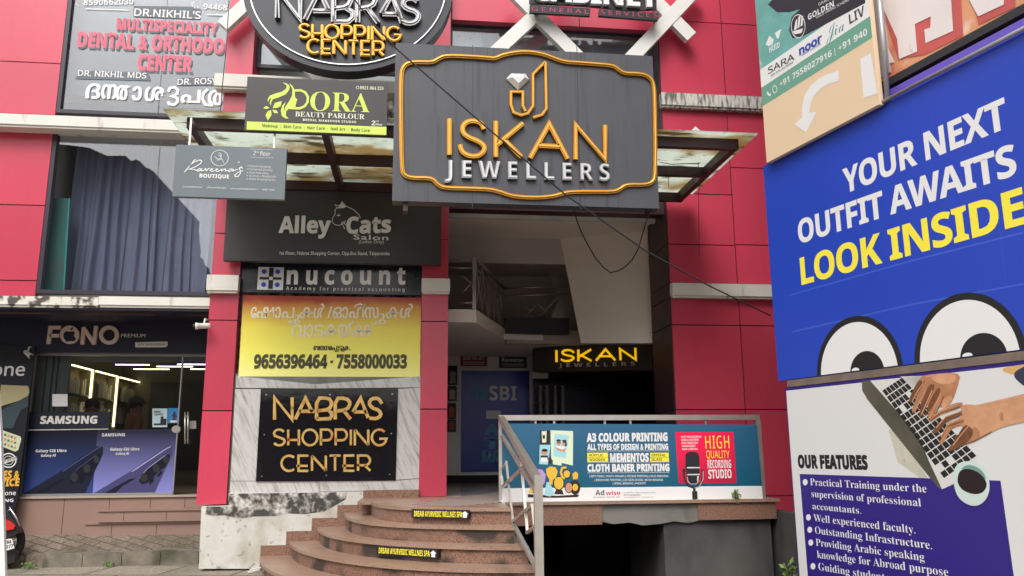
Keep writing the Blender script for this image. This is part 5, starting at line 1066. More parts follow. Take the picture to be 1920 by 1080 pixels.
# microphone artwork
zk5 = lambda p: Z(6.352, 1250, 790, p)
b = MB(); b.px(pq5, zk5([(222, 560), (222, 400), (240, 372), (290, 360), (345, 365), (375, 385), (388, 420), (390, 560), (390, 690), (350, 745), (290, 745), (245, 690)]), .009); b.ribbon(pq5, zk5([(200, 590), (215, 700), (260, 770), (325, 790), (390, 770), (425, 700), (425, 570)]), 3.6, .0095); b.rectf(pq5, *zk5([(312, 790)])[0], *zk5([(345, 850)])[0], .0095); b.rectf(pq5, *zk5([(300, 832)])[0], *zk5([(368, 925)])[0], .0098); b.rectf(pq5, *zk5([(315, 925)])[0], *zk5([(352, 985)])[0], .0095); b.ell(pq5, *zk5([(205, 590)])[0], 3, 4.5, .0097, n=12); part('microphone_picture', b, mat('mic_dark', C(44, 46, 52), rough=.4), AD)
b = MB(); b.ribbon(pq5, zk5([(240, 552), (395, 552)]), 2, .0115); b.ribbon(pq5, zk5([(245, 635), (392, 632)]), 2, .0115); b.ribbon(pq5, zk5([(432, 590), (432, 690), (390, 775), (330, 795)]), .9, .0118); b.ribbon(pq5, zk5([(245, 660), (255, 720), (290, 748), (350, 745), (385, 700)]), .8, .0118); b.px(pq5, zk5([(362, 650), (382, 650), (376, 700), (362, 718)]), .0118); part('microphone_shine', b, M['silv'], AD)
# gift artwork
zq5 = lambda p: Z(6.353, 980, 780, p)
b = MB(); b.px(pq5, zq5([(205, 172), (325, 172), (322, 335), (205, 335)]), .006); b.px(pq5, zq5([(180, 485), (200, 570), (300, 580), (345, 560), (345, 500)]), .006); b.px(pq5, zq5([(60, 930), (240, 940), (400, 950), (670, 935), (660, 965), (400, 975), (62, 970)]), .008)
for p, r in (((430, 800), (68, 86)), ((552, 852), (52, 68)), ((625, 850), (62, 88))): b.ell(pq5, *zq5([p])[0], r[0]/6.353, r[1]/6.353, .0085)
b.px(pq5, zq5([(375, 930), (395, 880), (470, 880), (490, 935)]), .0085); b.ell(pq5, *zq5([(525, 690)])[0], 48/6.353, 56/6.353, .0084); part('dark_picture', b, mat('brown_ink', C(50, 32, 30)), AD)
b = MB(); b.px(pq5, zq5([(225, 182), (285, 178), (280, 315), (232, 318)]), .008); b.px(pq5, zq5([(332, 170), (600, 180), (598, 590), (470, 560), (340, 520)]), .006); b.px(pq5, zq5([(360, 525), (465, 535), (462, 592), (360, 575)]), .009); part('pale_picture', b, mat('pale_green_ink', C(222, 235, 205)), AD)
b = MB(); b.px(pq5, zq5([(203, 345), (332, 345), (300, 580), (195, 572)]), .008); b.px(pq5, zq5([(380, 210), (552, 235), (510, 500), (365, 480)]), .009); b.px(pq5, zq5([(65, 740), (120, 690), (140, 790), (95, 800)]), .009); b.px(pq5, zq5([(262, 900), (285, 790), (310, 785), (350, 850), (375, 920), (330, 960), (260, 945)]), .0105); part('blue_picture', b, mat('ice_ink', C(165, 215, 225)), AD)
b = MB(); b.px(pq5, zq5([(175, 630), (235, 640), (275, 700), (262, 800), (200, 860), (170, 700)]), .009); part('violet_picture', b, mat('violet_ink', C(190, 150, 215)), AD)
b = MB(); b.px(pq5, zq5([(278, 630), (330, 600), (390, 610), (418, 660), (395, 740), (360, 760), (355, 815), (320, 815), (315, 750), (285, 700)]), .009); b.ell(pq5, *zq5([(430, 800)])[0], 56/6.353, 74/6.353, .011); b.ell(pq5, *zq5([(625, 850)])[0], 34/6.353, 42/6.353, .011); b.ell(pq5, *zq5([(525, 690)])[0], 38/6.353, 44/6.353, .0106); b.px(pq5, zq5([(592, 690), (630, 660), (662, 690), (655, 750), (600, 755)]), .0095); b.px(pq5, zq5([(75, 920), (90, 830), (120, 800), (140, 920)]), .009); b.ribbon(pq5, zq5([(520, 610), (470, 620), (455, 670), (475, 730), (500, 745)]), 4, .0095); part('gold_picture', b, mat('gold_ink', C(232, 188, 60)), AD)
b = MB(); b.ell(pq5, *zq5([(550, 852)])[0], 40/6.353, 58/6.353, .011); b.px(pq5, zq5([(385, 370), (470, 400), (520, 380), (500, 430), (420, 410)]), .011); b.ell(pq5, *zq5([(258, 430)])[0], 42/6.353, 34/6.353, .0105); b.ell(pq5, *zq5([(430, 320)])[0], 26/6.353, 36/6.353, .0105); b.ell(pq5, *zq5([(492, 322)])[0], 22/6.353, 36/6.353, .0105); part('skin_picture', b, mat('tan_ink', C(205, 150, 120)), AD)
b = MB(); b.ell(pq5, *zq5([(262, 408)])[0], 36/6.353, 18/6.353, .012); b.px(pq5, zq5([(215, 470), (300, 470), (310, 520), (210, 520)]), .011); b.rectf(pq5, *zq5([(238, 228)])[0], *zq5([(266, 270)])[0], .0105); b.ell(pq5, *zq5([(428, 292)])[0], 26/6.353, 14/6.353, .012); b.px(pq5, zq5([(470, 285), (515, 285), (528, 350), (505, 370), (505, 310), (475, 305)]), .012); b.ribbon(pq5, zq5([(405, 315), (450, 318)]), 1.3, .0125); b.ribbon(pq5, zq5([(478, 312), (508, 314)]), 1.3, .0125); part('hair_picture', b, P_['black'], AD)
b = MB(); b.px(pq5, zq5([(395, 350), (520, 370), (520, 425), (470, 420), (410, 390)]), .0103); b.rectf(pq5, *zq5([(215, 495)])[0], *zq5([(295, 545)])[0], .0115); part('shirt_picture', b, M['white'], AD)

# step stickers
for (x0, y0, x1, y1, h, zi, label) in ((771.5, 955, 878.5, 954, 16.5, 0, 'black sticker with yellow spa words on the topmost step riser'), (706, 1022.5, 820, 1029, 16.5, 2, 'black sticker with yellow spa words on the third step riser down')):
    w = NOSE[zi]
    def onnose(xp):                                          # where the sight line of column xp crosses the riser outline
        best = None
        for p, q in zip(w[:-1], w[1:]):
            r = ray(xp, 990); f0 = p.x*r.y-p.y*r.x; f1 = q.x*r.y-q.y*r.x
            if f0*f1 <= 0: best = p.lerp(q, f0/(f0-f1))
        return best
    a, c = onnose(x0), onnose(x1); pk = VP(a, c, .035)
    t = thing('step_sticker', label, 'sticker', pk.pt(*pk.uv((x0+x1)/2, y0+h)), 'spa stickers on the step risers')
    b = MB(); u0, v0 = pk.uv(x0, y0+1); u1, v1 = pk.uv(x1, y1+1); hh = (pk.uv(x0, y0)[1]-pk.uv(x0, y0+h)[1])
    v0 = (v0+v1)/2
    b.prism(pk, [(u0, v0-hh), (u1, v0-hh), (u1, v0), (u0, v0)], -.07, 0); part('sheet', b, P_['black'], t)
    b = MB(); vs_, fs_, _e = text_geom('DREAM AYURVEDIC WELLNES SPA', 'b', .0, 1); mx_ = max(v[0] for v in vs_); my = max(v[1] for v in vs_)
    for f in fs_: b.face([pk.pt(u0+.03+(u1-u0)*.845*vs_[k][0]/mx_, v0-hh*.82+hh*.64*vs_[k][1]/my, .004) for k in f])
    part('lettering', b, P_['yellow'], t)
    b = MB(); cx = u1-(u1-u0)*.06; b.flat(pk, [(cx-.022, v0-hh*.85), (cx+.022, v0-hh*.85), (cx+.022, v0-hh*.45), (cx+.04, v0-hh*.45), (cx, v0-hh*.12), (cx-.04, v0-hh*.45), (cx-.022, v0-hh*.45)], .004); part('arrow', b, M['white'], t)

# ------------------------------------------------------------------ lobby contents
pk = FP(15.5); AT = thing('bank_kiosk_door', 'dark blue bank machine door panel with a round keyhole emblem at the back of the lobby', 'door', U(930, 890, 15.4))
b = MB(); b.rect(pk, 860, 690, 1000, 890, -.02, .05); part('frame', b, M['wwall'], AT)
b = MB(); b.rect(pk, 864.5, 695.5, 993.5, 884, .045, .06); part('panel', b, mat('bank_blue', C(28, 50, 165), rough=.3), AT)
b = MB(); b.text(pk, 'SBI', 917, 750.5, 968, 751, 27, 'b', .066); part('lettering', b, mat('white_vinyl', (.88, .88, .88)), AT)
b = MB(); b.ell(pk, 898.5, 738.5, 13, 14, .066, n=28); b.text(pk, 'A', 906.5, 815, 937, 815, 20, 'b', .066, off=.05); b.text(pk, 'T', 907, 840, 937, 840, 20, 'b', .066, off=.05); b.text(pk, 'M', 904, 865, 940, 865, 21, 'b', .066, off=.05); part('blue_lettering', b, mat('sky_vinyl', C(80, 150, 200)), AT)
b = MB(); b.ell(pk, 898.5, 738.5, 3, 3.2, .07, n=14); b.rectf(pk, 897.3, 740, 899.7, 753, .07); part('keyhole', b, bpy.data.materials['bank_blue'], AT)
b = MB(); b.rect(pk, 911, 770, 938.5, 785.5, .062, .068); part('notice', b, M['silv'], AT)
b = MB(); b.box(-.5, 4.0, 15.3, 15.49, ZP, zf(900, 891, 15.4)); solo('plinth', b, M['dark'], 'plinth coloured near-black for the shadow gap under the bank door at the back of the lobby', 'plinth')  # near-black colour stands in for the shadow gap at the door foot
for lab, q, mm, t_ in (('maroon notice with Malayalam words above the bank door', (863, 660, 913, 686.5), mat('maroon_print', C(140, 24, 50)), 'ദനതാശപതി'), ('navy boutique notice above the bank door next to the maroon one', (935.5, 663.5, 987, 690), mat('navy_print', C(26, 28, 60)), 'Raveenas')):
    t = poster('wall_notice', lab, 'notice', pk, R4(*q), mm, .03, .02); b = MB(); x0, y0, x1, y1 = q
    b.text(pk, t_, x0+5, y0+15, x1-6, y0+15, 8, 'r', .034, off=.03); b.ribbon(pk, [(x0+5, y0+19.5), (x1-5, y0+19.5)], 1.4, .034); b.ribbon(pk, [(x0+5, y0+23), (x1-5, y0+23)], 1.2, .034); part('lettering', b, M['silv'], t)
for i, (q, col, acc) in enumerate((((836, 686, 857, 722), C(26, 24, 34), C(150, 150, 165)), ((836, 724, 856, 752), C(40, 34, 34), C(190, 175, 165)), ((836, 756, 855, 786), C(20, 22, 40), C(200, 80, 40)), ((836, 787, 855, 810), C(20, 22, 44), C(170, 60, 40)))):
    t = poster('wall_poster', ('topmost dark poster with pale figures on the lobby back wall', 'poster with a pale face below the topmost one on the lobby back wall', 'navy poster with an orange burst on the lobby back wall', 'lowest navy poster with a red shape on the lobby back wall')[i], 'poster', pk, R4(*q), mat('poster_dark', col), .03, .02, 'posters beside the bank door')
    b = MB(); x0, y0, x1, y1 = q; b.ell(pk, x1-8, (y0+y1)/2-2, 6, 6, .034, n=9); b.px(pk, [(x1-14, y1-3), (x1-12, (y0+y1)/2), (x1-4, (y0+y1)/2), (x1-2, y1-3)], .035); part('picture', b, mat('poster_accent', acc), t)
# inner jewellers fascia
A_, B_ = U(998, 670, 14.0), U(1224, 670, 12.9); pj = VP((A_.x, A_.y), (B_.x, B_.y))
JI = thing('inner_jewellers_sign', 'dark shop fascia inside the lobby with yellow lit letters', 'sign', U(1110, 697, 13.4))
b = MB(); b.pxp(pj, [(998, 654), (1223, 646), (1223, 693), (998, 697)], -.3, 0); part('board', b, M['char2'], JI)
zi = lambda p: Z(6.62, 990, 640, p); il = mat('lit_yellow', C(255, 205, 30), emit=C(255, 200, 20), estr=.55)
b = MB()
for s_ in ([(356, 112), (358, 258)], [(572, 140), (540, 112), (470, 108), (430, 130), (435, 158), (490, 176), (560, 188), (570, 215), (530, 242), (460, 248), (415, 225)], [(628, 104), (628, 248)], [(785, 102), (640, 190)], [(665, 175), (790, 242)], [(848, 240), (965, 98), (1085, 236)], [(900, 186), (1030, 186)], [(1152, 235), (1145, 95), (1340, 228), (1335, 82)]): b.ribbon(pj, smo(zi(s_)), 3.3, 0, .03)
part('lit_lettering', b, il, JI)
b = MB(); b.text(pj, 'JEWELLERS', 1048, 688.5, 1191, 685.5, 7, 'b', .006, sp=1.7, off=-.004); part('lettering', b, M['silv'], JI)
SHU = thing('rolling_shutter', 'dark ribbed rolling shutter closed below the yellow lit sign', 'shutter', U(1150, 890, 14.5))
ps = FP(14.9); mets = mat('shutter_metal', C(40, 38, 50), rough=.3, metal=.7)
b = MB(); a, c = ps.uv(1000, 690), ps.uv(1300, 900)
zz = c[1]
while zz < a[1]:
    b.prism(ps, [(a[0], zz), (c[0], zz), (c[0], zz+.2), (a[0], zz+.2)], -.05, 0); b.prism(ps, [(a[0], zz+.205), (c[0], zz+.205), (c[0], zz+.235), (a[0], zz+.235)], -.04, .03); zz += .24
part('slats', b, mets, SHU)
b = MB()
for x in (1012, 1024, 1040, 1054): b.vbar(FP(14.6), x+2.5, 722, 900, 5.5, -.06, 0)
part('guide_rail', b, mat('rail_grey', C(105, 98, 98), rough=.5), SHU)
b = MB(); b.rect(FP(14.5), 998, 697, 1028, 709, -.1, 0); part('box_cover', b, M['beige'], SHU)
# gallery railing
GR = thing('gallery_railing', 'thin grey railing with crossed bars round the upper gallery', 'railing', U(1000, 600, 13))
gm = mat('grey_railing', (.38, .35, .34), rough=.35, metal=.7); ph = FP(11.32); pq = FP(13.02)
b = MB()
for s_ in ([(841, 488), (890, 486)], [(841, 503), (890, 503)], [(862, 568), (890, 568)], [(868, 547), (884, 532), (868, 518)]): b.tube([ph.pt(*ph.uv(*p), 0) for p in s_], .014, 6)
b.bar(ph.pt(*ph.uv(889, 484), 0), ph.pt(*ph.uv(889, 580), 0), .05, .05); part('front_section', b, gm, GR)
b = MB(); P0, P1 = ph.pt(*ph.uv(891, 484), 0), pq.pt(*pq.uv(945, 541), 0); Q0, Q1 = ph.pt(*ph.uv(891, 580), 0), pq.pt(*pq.uv(945, 612), 0)
b.tube([P0, P1], .025, 6); b.tube([P0.lerp(Q0, .2), P1.lerp(Q1, .2)], .012, 6); n_ = 5
for i in range(n_): b.tube([P0.lerp(P1, i/n_), Q0.lerp(Q1, (i+1)/n_)], .012, 5); b.tube([P0.lerp(P1, (i+1)/n_), Q0.lerp(Q1, i/n_)], .012, 5); b.tube([P0.lerp(P1, i/n_), Q0.lerp(Q1, i/n_)], .01, 5)
part('slanting_section', b, gm, GR)
b = MB()
for s_ in ([(945, 541), (1070, 536)], [(945, 555), (1072, 551)]): b.tube([pq.pt(*pq.uv(*p), 0) for p in s_], .02, 6)
for s_ in ([(984, 596), (1008, 569), (1040, 600)], [(1010, 596), (1050, 553), (1075, 580)], [(975, 563), (1008, 596)], [(968, 553), (968, 543)]): b.tube([pq.pt(*pq.uv(*p), 0) for p in s_], .013, 6)
part('back_section', b, gm, GR)

# ------------------------------------------------------------------ right hand hoardings
bd = Vector((math.sin(BOARD_YAW), math.cos(BOARD_YAW), 0)); nb = Vector((-math.cos(BOARD_YAW), math.sin(BOARD_YAW), 0)); ob = U(1468, 711, 7.7); ob.z = 0
B0 = Plane(ob, -bd, nb)
def hoard(name, label, pts, w1, t, mm): 
    uv = B0.P(pts); x0, x1 = min(p[0] for p in uv), max(p[0] for p in uv); z0 = min(p[1] for p in uv)
    th = thing(name, label, 'hoarding', B0.pt((x0+x1)/2, z0, w1-t)); return th
uL, uR = B0.uv(1450, 500)[0], B0.uv(1920, 400)[0]+.9
NB = thing('neighbour_building', 'plain neighbouring wall carrying the hoardings at the right, enlarged out of view to shade the red facade', 'building', B0.pt(1, .2, -1)); NB.location.z = ZG
b = MB(); b.prism(B0, [(uL+.12, ZG), (uR+9, ZG), (uR+9, 13), (uL+.12, 13)], -4.5, -.3); part('wall', b, mat('neighbour_wall', C(150, 140, 132), rough=.9, var=.15, stains=[((.08, .075, .07), 1.5, (1, 1, .4), .55, .7, .8)]), NB)  # unseen height and length enlarged to keep sky light off the right facade
B1 = Plane(ob, -bd, nb); B1.n = nb*.22
def uvr(x0, x1, z0, z1): return [(x0, z0), (x1, z0), (x1, z1), (x0, z1)]
# H hoarding (weathered)
HH = thing('weathered_hoarding', 'weathered orange hoarding with huge cut off white letters above the blue board', 'hoarding', B0.pt(2, 4.7, -.2))
pH = Plane(B0.pt(0, 0, -.14), -bd, nb); zh = lambda p: Z(4.5, 1600, 0, p)
uA = pH.uv(1640, 100)[0]; zA = pH.uv(1700, 130)[1]
b = MB(); b.prism(pH, [(uA-.3, zA-.02), (uR, zA-.02), (uR, 7.2), (uA-.3, 7.2)], -.05, 0); part('sheet', b, mat('orange_hoarding', C(225, 160, 120), rough=.7, var=.12, stains=[(C(200, 90, 80), 2.2, (1, 1, 1), .56, .66, .8), (C(240, 215, 200), 4, (1, 1, 1), .6, .7, .7)]), HH)
b = MB(); b.prism(pH, [(uA-.31, zA-.07), (uR, zA-.07), (uR, zA+.0), (uA-.31, zA+.0)], -.06, .02); part('lower_frame', b, mat('black_frame', (.03, .03, .032), rough=.7, stains=[(C(190, 180, 170), 9, (1, 1, 1), .68, .72, .8)]), HH)
b = MB()
for q in ([(155, -200), (380, 500), (610, 460), (930, 300), (900, -200)], [(960, -200), (1060, 210), (1370, 60), (1370, -200)]): b.px(pH, zh(q), .004)
part('letter_shadow', b, mat('red_shadow', C(205, 95, 90), rough=.7, var=.15), HH)
b = MB()
for q in ([(225, -260), (235, 20), (375, 330), (392, 500), (545, 435), (525, 205), (660, 140), (655, 235), (605, 250), (615, 365), (848, 262), (830, -20), (815, -260)], [(1290, -200), (1275, 40), (1060, 140), (985, 0), (960, -200)], [(290, 540), (265, 335), (355, 525)]): b.px(pH, zh(q), .008)
part('lettering', b, mat('worn_white', C(236, 226, 224), rough=.6, var=.05, stains=[(C(210, 120, 115), 3, (1, 1, 1), .64, .7, .6)]), HH)
b = MB(); b.prism(pH, uvr(uA-.3, uA+.16, zA+.05, 7.2), 0, .012); part('side_strip', b, mat('grey_strip', C(176, 172, 176), rough=.7, var=.1), HH)
# purple strip and grey pipe
VS = MB(); zv0, zv1 = B0.uv(1750, 140)[1], B0.uv(1750, 118)[1]; VS.prism(B0, uvr(uA-.15, uR, zv0-.1, zv1+.03), -.12, -.1); solo('purple_strip', VS, mat('purple_board', C(110, 90, 190), rough=.5), 'purple strip between the weathered hoarding and the blue board', 'strip')
PI = thing('pipe', 'grey metal pipe frame bent round the corner above the blue board', 'pipe', B0.pt(*B0.uv(1665, 190), 0))
b = MB(); b.tube([B0.pt(*B0.uv(1668, 188), .02), B0.pt(*B0.uv(1647, -60), .02)], .022, 8); part('upright', b, mat('galvanised', (.42, .42, .43), rough=.45, metal=.6), PI)
b = MB(); k0 = B0.uv(1664, 190); b.tube([B0.pt(k0[0]-.1, k0[1], .03), B0.pt(uR, k0[1], .03)], .017, 8); part('crossbar', b, bpy.data.materials['galvanised'], PI)
# blue board
BB = thing('blue_hoarding', 'bright blue hoarding reading YOUR NEXT OUTFIT AWAITS LOOK INSIDE above two cartoon eyes', 'hoarding', B0.pt(1.2, 2.25, 0))
ztop, zbot = B0.uv(1655, 196)[1], B0.uv(1650, 690)[1]
blu = mat('blue_vinyl', C(38, 72, 190), rough=.32, var=.05, vscale=1.2, bump=.12, bscale=1.8, stains=[(C(90, 120, 205), 3, (9, 9, .3), .66, .8, .2), (C(200, 205, 220), 26, (1, 1, 1), .77, .79, .5)]); u0 = B0.uv(1444, 500)[0]
b = MB(); b.prism(B0, uvr(u0, uR, zbot, ztop), -.08, 0); part('sheet', b, blu, BB)
b = MB(); b.text(B1, 'YOUR NEXT', 1583, 363.5, 1890, 238, 48, 'b', .004, off=.012, sp=.94); part('white_lettering', b, M['white'], BB); b = MB(); b.text(B1, 'OUTFIT AWAITS', 1498, 457, 1908, 326, 45, 'b', .004, off=.012, sp=.94)
part('white_lettering', b, M['white'], BB)
b = MB(); b.text(B1, 'LOOK INSIDE', 1503, 534, 1925, 418, 52, 'b', .004, off=.01, sp=.93); part('yellow_lettering', b, P_['yellow'], BB)
blu_seam = mat('blue_seam_highlight', C(62, 98, 208), rough=.3)  # lighter blue paints the highlight along the vinyl seams
ze = lambda p: Z(2.076, 1420, 200, p)
def clip(pts): return [(u, max(v, zbot+.003)) for u, v in B0.P(pts)]
b = MB(); w_ = MB(); bk = MB()
el = lambda cu, ru, rv, cv: [(cu+ru*math.cos(math.radians(a)), max(zbot+.003, cv+rv*math.sin(math.radians(a)))) for a in range(0, 360, 6)]
for (L_, Rr_, T_, ptL, ptR, ptT) in (((232, 1040), (567, 1003), (400, 810), (366, 1015), (488, 1008), (430, 950)), ((612, 995), (1052, 960), (840, 716), (796, 965), (966, 955), (880, 880))):
    lu, ru_, tv = B0.uv(*ze([L_])[0])[0], B0.uv(*ze([Rr_])[0])[0], B0.uv(*ze([T_])[0])[1]; cu, rr = (lu+ru_)/2, (ru_-lu)/2; rv = tv-zbot; cv = zbot-.02
    bk.flat(B1, el(cu, rr, rv+.02, cv), .004); w_.flat(B1, el(cu, rr-.055, rv-.035, cv), .008)
    lu, ru_, tv = B0.uv(*ze([ptL])[0])[0], B0.uv(*ze([ptR])[0])[0], B0.uv(*ze([ptT])[0])[1]; bk.flat(B1, el((lu+ru_)/2, (ru_-lu)/2+.015, tv-zbot+.02, zbot-.02), .012)
    w_.flat(B1, el(lu+.05, .045, .022, zbot+.008), .016)
part('eye_outline', bk, P_['black'], BB); part('eye_white', w_, M['white'], BB)
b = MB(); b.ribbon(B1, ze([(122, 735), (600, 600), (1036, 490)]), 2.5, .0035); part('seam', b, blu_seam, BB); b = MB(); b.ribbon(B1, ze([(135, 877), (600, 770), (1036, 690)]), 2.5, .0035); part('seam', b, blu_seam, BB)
# rusty rail under the blue board
RR = MB(); zr1 = B0.uv(1650, 691)[1]; RR.prism(B0, uvr(B0.uv(1476, 712)[0], uR, zr1-.068, zr1-.004), -.1, .006); solo('rusty_rail', RR, mat('rusty_steel', (.2, .15, .12), rough=.8, var=.3, vscale=6, bump=.3), 'rusty steel rail under the blue hoarding', 'rail')
# features board
FB = thing('academy_hoarding', 'white and purple board listing OUR FEATURES with a laptop and coffee cup picture', 'hoarding', B0.pt(1.3, .3, 0))
zft = B0.uv(1652, 706)[1]; uf0 = B0.uv(1485, 900)[0]; pur = mat('purple_vinyl', C(52, 38, 130), rough=.35); zf_ = lambda p: Z(2.454, 1440, 640, p)
b = MB(); b.prism(B0, uvr(uf0, uR, ZG+.12, zft-.0), -.07, 0); part('sheet', b, pur, FB)
b = MB(); uw = B0.uv(*zf_([(118, 650)])[0])[0]; zw_ = B0.uv(*zf_([(300, 204)])[0])[1]; b.flat(B1, uvr(uf0+(uw-uf0)*.5, uR, ZG+.14, zw_), .004); part('white_panel', b, mat('white_vinyl_panel', (.74, .74, .74), rough=.35), FB)
b = MB(); a = B0.uv(*zf_([(146, 610)])[0]); c = B0.uv(*zf_([(1090, 800)])[0]); b.flat(B1, [(a[0]+.01, ZG+.15), (c[0]+.02, ZG+.15), (c[0], a[1]), (a[0], a[1])], .008); part('purple_panel', b, pur, FB)
b = MB(); b.text(B1, 'OUR FEATURES', *zf_([(140, 580)])[0], *zf_([(462, 588)])[0], 24, 'b', .008, off=.05); part('black_lettering', b, P_['black'], FB)
b = MB()
for t, p0, p1, h in (('Practical Training under the', (196, 662), (732, 696), 13), ('supervision of professional', (202, 716), (706, 760), 13), ('accountants.', (206, 772), (430, 794), 11), ('Well experienced faculty.', (212, 828), (680, 885), 13.5), ('Outstanding Infrastructure.', (218, 884), (757, 957), 13.5), ('Providing Arabic speaking', (222, 940), (722, 1012), 13.5), ('knowledge for Abroad purpose', (228, 996), (832, 1082), 14), ('Guiding students', (234, 1052), (560, 1108), 14)):
    b.text(B1, t, *zf_([p0])[0], *zf_([p1])[0], h, 's', .012, off=-.008)
for x, y in ((172, 648), (187, 810), (193, 867), (198, 926), (208, 1035)): b.ell(B1, *zf_([(x, y)])[0], 4.6, 6, .012, n=16)
part('white_lettering', b, M['white'], FB)
zl_ = lambda p: Z(3.856, 1580, 680, p)
b = MB(); b.px(B1, zl_([(330, 480), (430, 520), (620, 840), (560, 835), (400, 720)]), .0055); part('table_shadow_picture', b, mat('sand_ink', C(205, 200, 184), var=.15, vscale=9, stains=[(C(120, 112, 90), 40, (1, 1, 1), .66, .7, .8)]), FB)
b = MB(); b.px(B1, zl_([(140, 130), (200, 130), (560, 540), (620, 700), (720, 915), (690, 905), (560, 740), (180, 265), (142, 200)]), .0105); part('laptop_lid_picture', b, mat('lid_ink', C(92, 90, 78), rough=.35, var=.45, vscale=2.2), FB)
b = MB(); b.px(B1, zl_([(200, 130), (590, 95), (420, 100), (700, 350), (970, 690), (800, 880), (720, 915), (630, 720), (545, 520)]), .011); part('laptop_base_picture', b, mat('base_ink', C(220, 220, 216), rough=.35), FB)
kb = MB(); A0, A1, A2, A3 = [Vector(p) for p in zl_([(285, 200), (430, 105), (975, 675), (735, 840)])]
for i in range(14):
    for j in range(6):
        if random.random() < .04: continue
        f = lambda s_, t_: tuple(A0.lerp(A3, s_).lerp(A1.lerp(A2, s_), t_)); s0, s1, t0, t1 = (i+.07)/14, (i+.91)/14, (j+.06)/6, (j+.93)/6
        kb.px(B1, [f(s0, t0), f(s1, t0), f(s1, t1), f(s0, t1)], .0135)
part('keyboard_picture', kb, P_['black'], FB)
sk = [mat('hand_ink', C(186, 130, 94), var=.3, vscale=9), mat('hand_shade_ink', C(122, 78, 52), var=.35, vscale=11), mat('hand_light_ink', C(214, 160, 122), var=.25, vscale=7)]
h1 = MB()
h1.px(B1, smooth(zl_([(560, 110), (600, 85), (860, 65), (835, 170), (800, 270), (760, 310), (690, 330), (560, 300), (520, 200)])), .0155, 0)
for q, mi in (([(560, 110), (590, 160), (520, 260), (495, 295), (478, 275), (505, 210)], 1), ([(580, 150), (625, 170), (560, 290), (520, 372), (498, 350), (530, 270)], 0), ([(625, 150), (680, 160), (620, 280), (580, 400), (552, 380), (575, 290)], 1), ([(680, 180), (740, 200), (690, 330), (640, 420), (610, 400), (640, 320)], 0), ([(730, 260), (790, 230), (800, 270), (770, 310), (745, 330), (715, 320)], 2)): h1.px(B1, smooth(zl_(q)), .0175+.0008*mi, mi)
h1.px(B1, smooth(zl_([(690, 170), (720, 200), (650, 330), (610, 370), (620, 300)])), .0195, 1); h1.px(B1, smooth(zl_([(620, 95), (830, 75), (815, 150), (700, 160)])), .0195, 2)
for q in ([(520, 260), (560, 190), (600, 130)], [(548, 340), (590, 260), (630, 175)], [(600, 380), (640, 290), (690, 190)], [(660, 400), (705, 310), (735, 240)]): h1.ribbon(B1, zl_(q), 1.5, .0202, mi=1)
for q in ([(505, 280), (545, 205), (585, 150)], [(525, 345), (565, 270), (605, 195)], [(572, 375), (610, 290), (650, 200)], [(632, 400), (672, 310), (712, 220)], [(600, 105), (700, 85), (820, 80)]): h1.ribbon(B1, zl_(q), 1.7, .0204, mi=2)
part('hand_picture', h1, sk, FB)
h2 = MB(); h2.px(B1, smooth(zl_([(1000, 300), (1315, 225), (1560, 165), (1560, 395), (1315, 430), (1150, 465), (1010, 540), (940, 560), (860, 470), (840, 330)])), .0205, 2)
for q, mi in (([(880, 290), (850, 330), (720, 370), (640, 430), (630, 410), (700, 345), (830, 285)], 0), ([(870, 340), (860, 390), (760, 420), (690, 510), (640, 515), (720, 400)], 1), ([(880, 390), (880, 450), (790, 470), (730, 590), (700, 595), (720, 520), (770, 440)], 0), ([(900, 440), (960, 500), (900, 590), (780, 645), (762, 625), (820, 560), (860, 480)], 1), ([(960, 440), (1010, 540), (940, 570), (860, 600), (900, 540)], 0)): h2.px(B1, smooth(zl_(q)), .0222+.0008*mi, mi)
h2.px(B1, smooth(zl_([(800, 530), (880, 510), (900, 540), (830, 590)])), .0248, 1); h2.px(B1, smooth(zl_([(1130, 370), (1160, 350), (1170, 410), (1150, 430)])), .022, 0); h2.px(B1, smooth(zl_([(840, 300), (1000, 305), (980, 400), (890, 380)])), .0249, 2)
for q in ([(640, 420), (720, 360), (850, 320)], [(650, 500), (730, 415), (870, 375)], [(700, 580), (760, 460), (880, 420)], [(770, 635), (850, 540), (930, 470)], [(860, 600), (960, 565), (1080, 500)]): h2.ribbon(B1, zl_(q), 1.6, .0253, mi=1)
for q in ([(660, 385), (740, 335), (840, 295)], [(680, 470), (750, 390), (860, 350)], [(715, 540), (765, 440), (870, 400)], [(800, 600), (860, 520), (920, 450)], [(900, 320), (1000, 312), (1150, 280), (1300, 250)]): h2.ribbon(B1, zl_(q), 1.7, .0255, mi=2)
part('hand_picture', h2, sk, FB)
b = MB(); b.px(B1, smooth(zl_([(1130, 40), (1310, 12), (1500, -10), (1500, 120), (1210, 90)])), .006); part('plate_picture', b, mat('wood_ink', C(215, 175, 110)), FB); b = MB(); b.px(B1, smooth(zl_([(1215, 85), (1320, 20), (1520, -60), (1520, 300), (1320, 180)])), .0075); part('sleeve_picture', b, mat('denim_ink', C(52, 58, 80)), FB)
b = MB(); b.px(B1, smooth(zl_([(800, 800), (830, 730), (900, 708), (985, 725), (1045, 790), (1070, 870), (1060, 960), (1010, 1025), (940, 1040), (860, 1000), (815, 930)])), .0265); part('cup_picture', b, mat('cup_ink', C(206, 224, 218)), FB)
b = MB(); b.px(B1, smooth(zl_([(832, 840), (850, 780), (900, 762), (980, 785), (1035, 840), (1050, 890), (1020, 940), (960, 955), (880, 930), (840, 885)])), .0285); part('coffee_picture', b, mat('coffee_ink', C(40, 26, 30)), FB)
